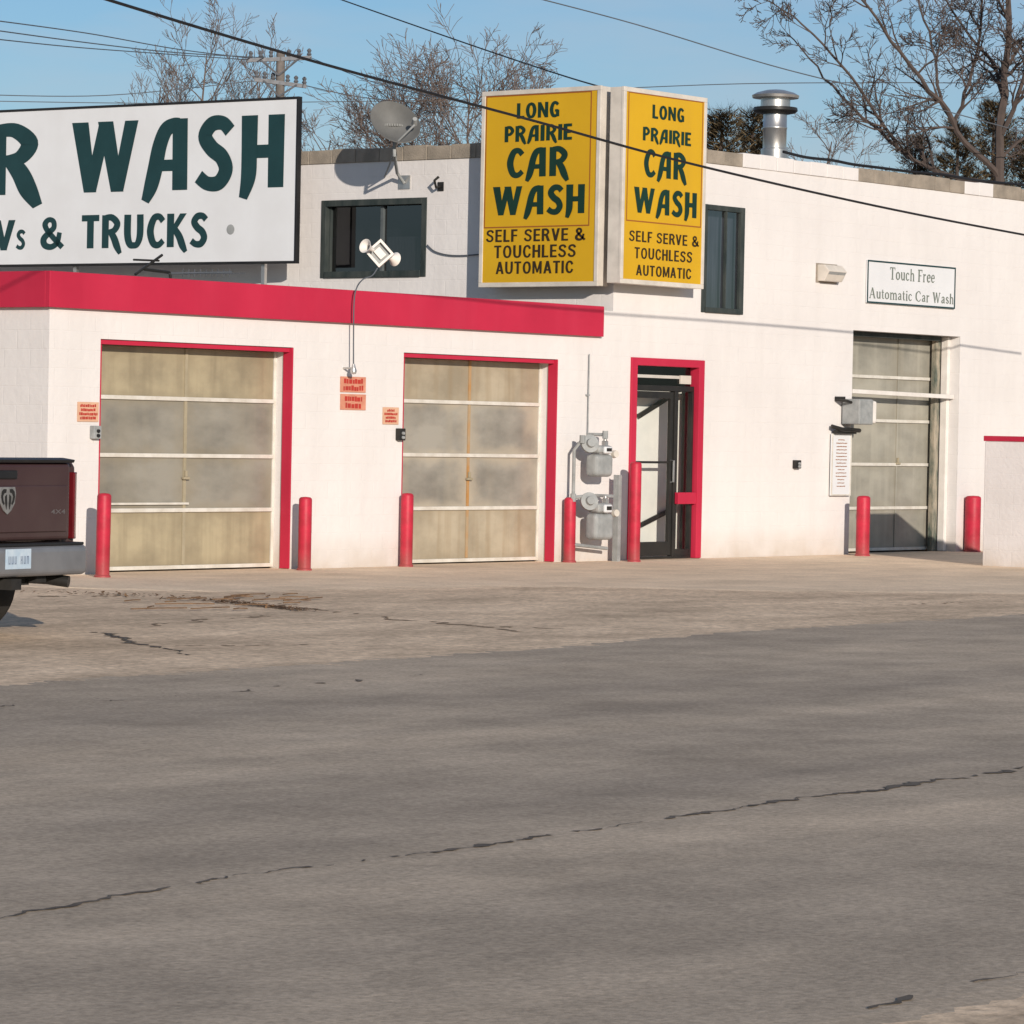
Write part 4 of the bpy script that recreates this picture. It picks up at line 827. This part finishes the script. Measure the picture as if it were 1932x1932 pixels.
for s_ in (-1, 1):
    m = MB(); m.prism([Pt(s_ * .88, .03, .74), Pt(s_ * .88, .03, 1.25), Pt(s_ * .94, .04, 1.25), Pt(s_ * .985, .09, 1.21), Pt(s_ * .985, .09, .78), Pt(s_ * .95, .05, .74)], (0, .06, 0)); m.build('tail_light', M['redlens'], tr, bevel=.012)
bp_ = [Pt(-.98, .16, 0), Pt(-.98, .02, 0), Pt(-.95, -.05, 0), Pt(-.85, -.11, 0), Pt(.85, -.11, 0), Pt(.95, -.05, 0), Pt(.98, .02, 0), Pt(.98, .16, 0)]
m = MB(); m.prism([p + V((0, 0, .475)) for p in bp_], (0, 0, .225)); bmp = m.build('bumper', M['bumper'], tr, bevel=.045, seg=4)
m = MB(); B(m, -.86, .86, -.085, .06, .70, .722); m.build('step_pad', M['black'], bmp, bevel=.006)
m = MB(); B(m, -.155, .155, -.118, -.111, .535, .685); pln = m.build('number_plate', M['plate'], bmp, bevel=.004)
plP = Plane((T.x, T.y - .118, 0), (1, 0, 0), (0, -1, 0)); rg = random.Random(2)
m = MB()
for k in range(7):   # plate characters too small and blurred to read
    u = -.125 + k * .037
    if k == 3: continue
    m.quad(plP.pt(u, .572, .002), plP.pt(u + .008, .572, .002), plP.pt(u + .008, .632, .002), plP.pt(u, .632, .002)); m.quad(plP.pt(u + .016, .572, .002), plP.pt(u + .024, .572, .002), plP.pt(u + .024, .632, .002), plP.pt(u + .016, .632, .002))
    vv = rg.choice((.573, .598, .622)); m.quad(plP.pt(u + .0085, vv, .002), plP.pt(u + .0155, vv, .002), plP.pt(u + .0155, vv + .009, .002), plP.pt(u + .0085, vv + .009, .002))
m.build('lettering', M['plateink'], pln)
m = MB(); B(m, -.5, -.38, .0, 5.2, .42, .56); B(m, .38, .5, .0, 5.2, .42, .56); B(m, -.06, .06, -.1, .5, .38, .46); B(m, -.8, .8, .92, 1.09, .34, .46); m.lathe([(0, -.2), (.16, -.12), (.2, 0), (.16, .12), (0, .2)], Pt(0, 1.0, .42), (1, 0, 0), 14); B(m, -.1, .42, .1, .35, .40, .50); m.build('chassis', M['rubber'], tr)
m = MB(); m.tube([Pt(.62, .6, .45), Pt(.66, .1, .44), Pt(.72, -.05, .42)], .045, 12); m.build('exhaust', M['bronze'], tr, smooth=True)
for s_ in (-1, 1):
    for yw in (1.0, 4.75):
        m = MB(); c = Pt(s_ * .82, yw, .39); m.lathe([(.24, -.13), (.36, -.14), (.395, -.11), (.40, -.04), (.40, .04), (.395, .11), (.36, .14), (.24, .13)], c, (1, 0, 0), 36); wh = m.build('wheel', M['rubber'], tr, smooth=True)
        m = MB(); m.lathe([(.24, -.12), (.235, .05), (.24, .12)], c, (1, 0, 0), 28); m.lathe([(.24, s_ * .10), (.12, s_ * .07), (.07, s_ * .11), (0, s_ * .12)], c, (1, 0, 0), 28); m.build('rim', M['chrome'], wh, smooth=True)

# ------------------------------------------------------------------ utility pole and wires
pd = 105.; P = atD(526, 300, pd)
root = thing('utility_pole', 'utility pole with two pairs of grey crossarms behind the white sign', 'utility pole', (P.x, P.y, 0))
tz_ = atD(526, 98, pd).z
m = MB(); m.tube([(P.x, P.y, 0), (P.x, P.y, tz_)], [.2, .13], 10); m.build('pole', M['wood'], root, smooth=True)
for (a, b) in (((468, 114), (588, 109)), ((480, 150), (578, 163))):
    for off in (-.14, .14):
        A_, B_ = atD(*a, pd + off), atD(*b, pd + off); m = MB(); m.obox((A_ + B_) / 2, (B_ - A_) / 2, Fw * .05, V((0, 0, .055))); m.build('crossarm', M['polesteel'], root)
    for t in (.04, .2, .36, .64, .8, .96):
        c = atD(*a, pd).lerp(atD(*b, pd), t) + V((0, 0, .05)); m = MB(); m.lathe([(.03, 0), (.075, .05), (.04, .11), (.07, .16), (.04, .21), (.0, .23)], c, (0, 0, 1), 8); m.build('insulator', M['polesteel'], root)
for a, b in (((490, 112), (526, 142)), ((566, 109), (526, 142)), ((497, 152), (526, 182)), ((560, 160), (526, 182))):
    m = MB(); m.tube([atD(*a, pd - .2), atD(*b, pd - .2)], .03, 5); m.build('brace', M['polesteel'], root)
def wire(pts, r, lab, mat='wire'):
    A_, B_ = atD(*pts[0]), atD(*pts[-1])
    q = [V(p) for p in crom([tuple(atD(*p)) for p in pts], 8)]
    m = MB(); m.tube(q, r, 6); tag(m.build('utility_wire', M[mat], loc=(A_ + B_) / 2, smooth=True), lab, 'wire')
wire([(-60, -86, 28), (205, 0, 30.2), (600, 118, 33.4), (1000, 226, 36.6), (1300, 308, 39.4), (1650, 388, 43.2), (1932, 443, 46.4), (2200, 490, 49.3)], .0135, 'thick black cable sagging across the front of both yellow signs')
wire([(600, -16, 60), (880, 82, 54), (1060, 142, 50), (1156, 170, 47.2)], .011, 'thin dark wire slanting down to the top of the yellow signs', 'wire')
wire([(980, -12, 66), (1200, 46, 68), (1450, 122, 70), (1660, 176, 72), (2000, 268, 75)], .011, 'thin wire slanting across the upper right sky into the bare tree', 'wiregrey')
wire([(-60, 32, 80), (160, 62, 90), (330, 92, 98), (473, 110, 104.9)], .014, 'uppermost wire from the left edge to the upper crossarm', 'wiregrey')
wire([(-60, 50, 78), (160, 80, 90), (330, 99, 98), (500, 109, 104.9)], .014, 'second wire from top reaching the upper crossarm from the left', 'wiregrey')
wire([(-60, 68, 76), (130, 88, 88), (300, 101, 97), (470, 113, 104.9)], .013, 'third wire from top reaching the upper crossarm from the left', 'wiregrey')
wire([(-60, 178, 100), (200, 180, 103), (486, 152, 104.9)], .013, 'low level wire from the left edge rising to the lower crossarm', 'wiregrey')
wire([(584, 108, 105), (720, 160, 90), (912, 200, 70), (1190, 262, 55)], .010, 'wire running right from the upper crossarm behind the bare trees to the yellow sign', 'wiregrey')
wire([(574, 161, 105), (700, 186, 110), (910, 205, 120)], .014, 'wire running right from the lower crossarm past the middle trees', 'wiregrey')
wire([(-60, 190, 110), (300, 195, 112), (620, 192, 114), (920, 188, 116)], .013, 'level wire low in the sky passing behind the white sign top', 'wiregrey')
wire([(1140, 168, 110), (1400, 158, 108), (1700, 156, 106), (1990, 158, 104)], .013, 'level wire in the sky right of the yellow signs, above the flue', 'wiregrey')

# ------------------------------------------------------------------ trees
RMIN = [.0065]
def branch(out, P, d, L, r, lev, maxlev, rg, up, nc):
    n = (6, 5, 4, 3, 2)[min(lev, 4)]; pts = [P]; rr = [r]
    for i in range(n):
        d = (d + V((rg.gauss(0, .16), rg.gauss(0, .16), rg.gauss(0, .13))) + Z * up).normalized(); P = P + d * (L / n); pts.append(P); rr.append(max(RMIN[0], r * (1 - .8 * (i + 1) / n)))
    out.append((pts, rr, lev))
    if lev < maxlev: kids(out, pts, rr, L, lev, maxlev, rg, up, nc)
def kids(out, pts, rr, L, lev, maxlev, rg, up, nc, t0=.2):
    n = len(pts) - 1
    for j in range(nc[lev]):
        t = rg.uniform(t0, 1.); i = min(int(t * n), n - 1); f = t * n - i
        p = pts[i].lerp(pts[i + 1], f); d0 = (pts[i + 1] - pts[i]).normalized(); rb = rr[i] * (1 - f) + rr[i + 1] * f
        ax = d0.orthogonal().normalized(); ax.rotate(Matrix.Rotation(rg.uniform(0, 6.283), 3, d0)); dn = d0.copy(); dn.rotate(Matrix.Rotation(rad(rg.uniform(25, 62)), 3, ax))
        branch(out, p, dn, L * rg.uniform(.35, .62) * (1.1 - .45 * t), max(RMIN[0], rb * .62), lev + 1, maxlev, rg, up, nc)
def tubes(polys):
    m = MB()
    for pts, rr, lev in polys: m.tube(pts, rr, 6 if lev < 1 else 4 if lev < 2 else 3, cap=False)
    return m
def bare_tree(px, depth, ytop, Rr, seed, lab, mat, nl=16, up=.10, low=.3, nc=(0, 8, 7, 4), lean=0, rmin=.0075):
    RMIN[0] = rmin
    rg = random.Random(seed); P = atD(px, 800, depth); P = V((P.x, P.y, 0)); Ht = atD(px, ytop, depth).z
    root = thing('bare_tree', lab, 'tree', P); pts = []; rr = []; n = 9
    for i in range(n + 1):
        t = i / n; pts.append(P + V((rg.gauss(0, .09) + lean * t, rg.gauss(0, .09), Ht * .9 * t))); rr.append(.02 + .009 * Ht * (1 - t))
    tubes([(pts, rr, 0)]).build('trunk', mat, root, smooth=True); out = []
    for i in range(nl):
        t = low + (.98 - low) * (i + rg.random()) / nl; k = min(int(t * n), n - 1); p = pts[k].lerp(pts[k + 1], t * n - k); a = rg.uniform(0, 6.283); el = rad(rg.uniform(28, 62))
        branch(out, p, V((math.cos(a) * math.cos(el), math.sin(a) * math.cos(el), math.sin(el))), Rr * (1.55 - .9 * t) * rg.uniform(.75, 1.15), max(.02, rr[k] * .45), 1, 3, rg, up, nc)
    tubes(out).build('crown', mat, root)
bare_tree(372, 118, 12, 3.4, 21, 'tall slender bare tree left of the utility pole', M['barkpale'], nl=26, up=.16, low=.35)
bare_tree(285, 122, 85, 3.0, 22, 'shorter bare tree just left of the tallest slender one', M['barkpale'], nl=22, up=.14, low=.35)
bare_tree(480, 120, 75, 2.8, 23, 'bare tree standing directly behind the utility pole', M['barkpale'], nl=20, up=.14, low=.35)
bare_tree(610, 120, 195, 2.8, 24, 'small faint bare tree left of the satellite dish', M['barkpale'], nl=18, up=.06, low=.4)
bare_tree(760, 104, 110, 3.5, 25, 'rounded bare tree behind the satellite dish', M['barkpale'], nl=34, up=.05, low=.45, nc=(0, 9, 7, 5))
bare_tree(870, 100, 96, 3.8, 26, 'rounded bare tree between the dish and the yellow signs', M['barkpale'], nl=36, up=.05, low=.45, nc=(0, 9, 7, 5))
bare_tree(965, 112, 120, 3.2, 27, 'bare tree partly hidden behind the left yellow sign', M['barkpale'], nl=24, up=.06, low=.45)
bare_tree(690, 118, 190, 2.8, 29, 'low faint bare tree directly behind the dish and roof edge', M['barkpale'], nl=18, up=.06, low=.4)
bare_tree(1560, 120, 195, 3.0, 28, 'faint distant bare tree right of the flue', M['barkpale'], nl=18, up=.06, low=.4)
rg = random.Random(77); TD = 76.; RMIN[0] = .0065
b_ = atD(1893, 420, TD); root = thing('bare_tree', 'large spreading bare tree filling the upper right sky', 'tree', (b_.x, b_.y, 0))
def pl_(pts, r0, r1, dz=0.):
    q = [V(p) for p in crom([tuple(atD(x + rg.uniform(-4, 4), y + rg.uniform(-4, 4), TD + dz * i)) for i, (x, y) in enumerate(pts)], 4)]; n = len(q) - 1
    q = [p + V((rg.gauss(0, .025), rg.gauss(0, .025), rg.gauss(0, .025))) for p in q]
    return q, [(r0 + (r1 - r0) * i / n) * .62 for i in range(n + 1)], 0
trunk = pl_([(1893, 420), (1888, 320), (1896, 180), (1903, 40), (1908, -160)], .20, .07)
trunk = ([V((b_.x, b_.y, 0))] + trunk[0], [.22] + trunk[1], 0)
tubes([trunk]).build('trunk', M['bark'], root, smooth=True)
limbs = [pl_([(1889, 330), (1822, 262), (1772, 192), (1702, 100), (1640, 20), (1585, -70)], .12, .03, -.4), pl_([(1800, 232), (1828, 150), (1846, 60), (1858, -60)], .08, .03, .5),
         pl_([(1886, 350), (1790, 328), (1700, 288), (1610, 205), (1540, 130), (1482, 60)], .10, .02, .5), pl_([(1690, 282), (1640, 190), (1570, 100), (1500, 30), (1425, -10)], .07, .015, -.5),
         pl_([(1893, 250), (1935, 150), (1965, 50), (1990, -60)], .09, .03, -.4), pl_([(1775, 195), (1762, 110), (1735, 10), (1715, -80)], .06, .02, .4),
         pl_([(1895, 200), (1870, 110), (1800, 20), (1760, -70)], .07, .02, .7), pl_([(1640, 20), (1560, -20), (1470, -30), (1400, -20)], .03, .012, .2), pl_([(1888, 300), (1930, 260), (1990, 190)], .07, .03, .3)]
out = list(limbs)
for q, rr, _ in limbs:
    Lq = sum((q[i + 1] - q[i]).length for i in range(len(q) - 1)); kids(out, q, rr, min(Lq * .62, 2.6), 0, 3, rg, .04, (17, 8, 5, 3), .12)
kids(out, trunk[0], trunk[1], 2.6, 0, 3, rg, .05, (16, 8, 5, 3), .5)
tubes(out).build('crown', M['bark'], root)
def conifer(px, ytop, depth, Rr, seed, lab):
    rg = random.Random(seed); P = atD(px, 800, depth); P = V((P.x, P.y, 0)); Ht = atD(px, ytop, depth).z
    root = thing('pine_tree', lab, 'tree', P)
    tubes([([P, P + V((0, 0, Ht * .97))], [.2, .03], 0)]).build('trunk', M['bark'], root)
    m = MB()
    z = Ht * .35
    while z < Ht:
        t = (z - Ht * .35) / (Ht * .65); rad_ = Rr * (1 - t) ** .6 + .2
        for k in range(8):
            a = rg.uniform(0, 6.283); L = rad_ * rg.uniform(.5, 1.15); d = V((math.cos(a), math.sin(a), rg.uniform(.1, .8))).normalized()
            for j in range(15):
                c = P + V((0, 0, z)) + d * L * rg.uniform(.25, 1.) + V((rg.gauss(0, .07), rg.gauss(0, .07), rg.gauss(0, .07)))
                for q in range(4):
                    e = (d * .5 + V((rg.gauss(0, .5), rg.gauss(0, .5), abs(rg.gauss(.7, .5))))).normalized() * rg.uniform(.12, .30); w = e.orthogonal().normalized() * .016
                    m.add([c - w, c + w, c + e], [(0, 1, 2)])
        z += rg.uniform(.15, .25)
    m.build('crown', M['needle'], root)
conifer(1350, 222, 70, .9, 41, 'dark pine top showing just right of the yellow signs')
conifer(1408, 228, 72, .9, 42, 'dark pine top touching the left side of the flue')
conifer(1715, 268, 92, 1.8, 43, 'low brownish pine below the long limb of the large bare tree')
conifer(1795, 236, 90, 1.7, 44, 'brownish pine just left of the large bare trunk')
conifer(1862, 200, 94, 1.7, 45, 'tallest brownish pine behind the large bare trunk')
conifer(1935, 250, 90, 1.6, 46, 'brownish pine at the right edge of the picture')

# ------------------------------------------------------------------ light and sky
AZ, EL = 55., 14.5
ld = V((math.cos(rad(AZ)) * math.cos(rad(EL)), math.sin(rad(AZ)) * math.cos(rad(EL)), -math.sin(rad(EL))))
sl = bpy.data.lights.new('sun', 'SUN'); sl.energy = 4.6; sl.angle = rad(.5); sl.color = (1, .90, .78)
so = bpy.data.objects.new('sun', sl); col.objects.link(so); so.rotation_euler = ld.to_track_quat('-Z', 'Y').to_euler(); so.location = (-30, -40, 30)
w = bpy.data.worlds.new('World'); sc.world = w; w.use_nodes = True; N = w.node_tree.nodes; L = w.node_tree.links
bg = N['Background']; sk = N.new('ShaderNodeTexSky'); sk.sky_type = 'NISHITA'; sk.sun_disc = False; sk.sun_elevation = rad(EL); sk.sun_rotation = math.atan2(-ld.x, -ld.y)
sk.air_density = 1.0; sk.dust_density = .3; sk.ozone_density = 2.0; sk.altitude = 300
tc = N.new('ShaderNodeTexCoord'); mp = N.new('ShaderNodeMapping'); mp.inputs['Scale'].default_value = (3, 3, 14); L.new(tc.outputs['Generated'], mp.inputs['Vector'])
nz = N.new('ShaderNodeTexNoise'); nz.inputs['Scale'].default_value = 2.6; nz.inputs['Detail'].default_value = 5; L.new(mp.outputs[0], nz.inputs['Vector'])
cr = N.new('ShaderNodeValToRGB'); cr.color_ramp.elements[0].position = .40; cr.color_ramp.elements[1].position = .72; cr.color_ramp.elements[0].color = (0, 0, 0, 1); cr.color_ramp.elements[1].color = (.65, .65, .65, 1)
L.new(nz.outputs['Fac'], cr.inputs['Fac'])
tint = N.new('ShaderNodeMixRGB'); tint.blend_type = 'MULTIPLY'; tint.inputs['Fac'].default_value = 1; tint.inputs['Color2'].default_value = (.70, .88, 1.10, 1); L.new(sk.outputs[0], tint.inputs['Color1'])
mx = N.new('ShaderNodeMixRGB'); L.new(cr.outputs[0], mx.inputs['Fac']); L.new(tint.outputs[0], mx.inputs['Color1']); mx.inputs['Color2'].default_value = (5.4, 6.3, 7.3, 1)
L.new(mx.outputs[0], bg.inputs['Color']); bg.inputs['Strength'].default_value = .085
sc.view_settings.view_transform = 'Standard'; sc.view_settings.look = 'None'; sc.view_settings.exposure = 0
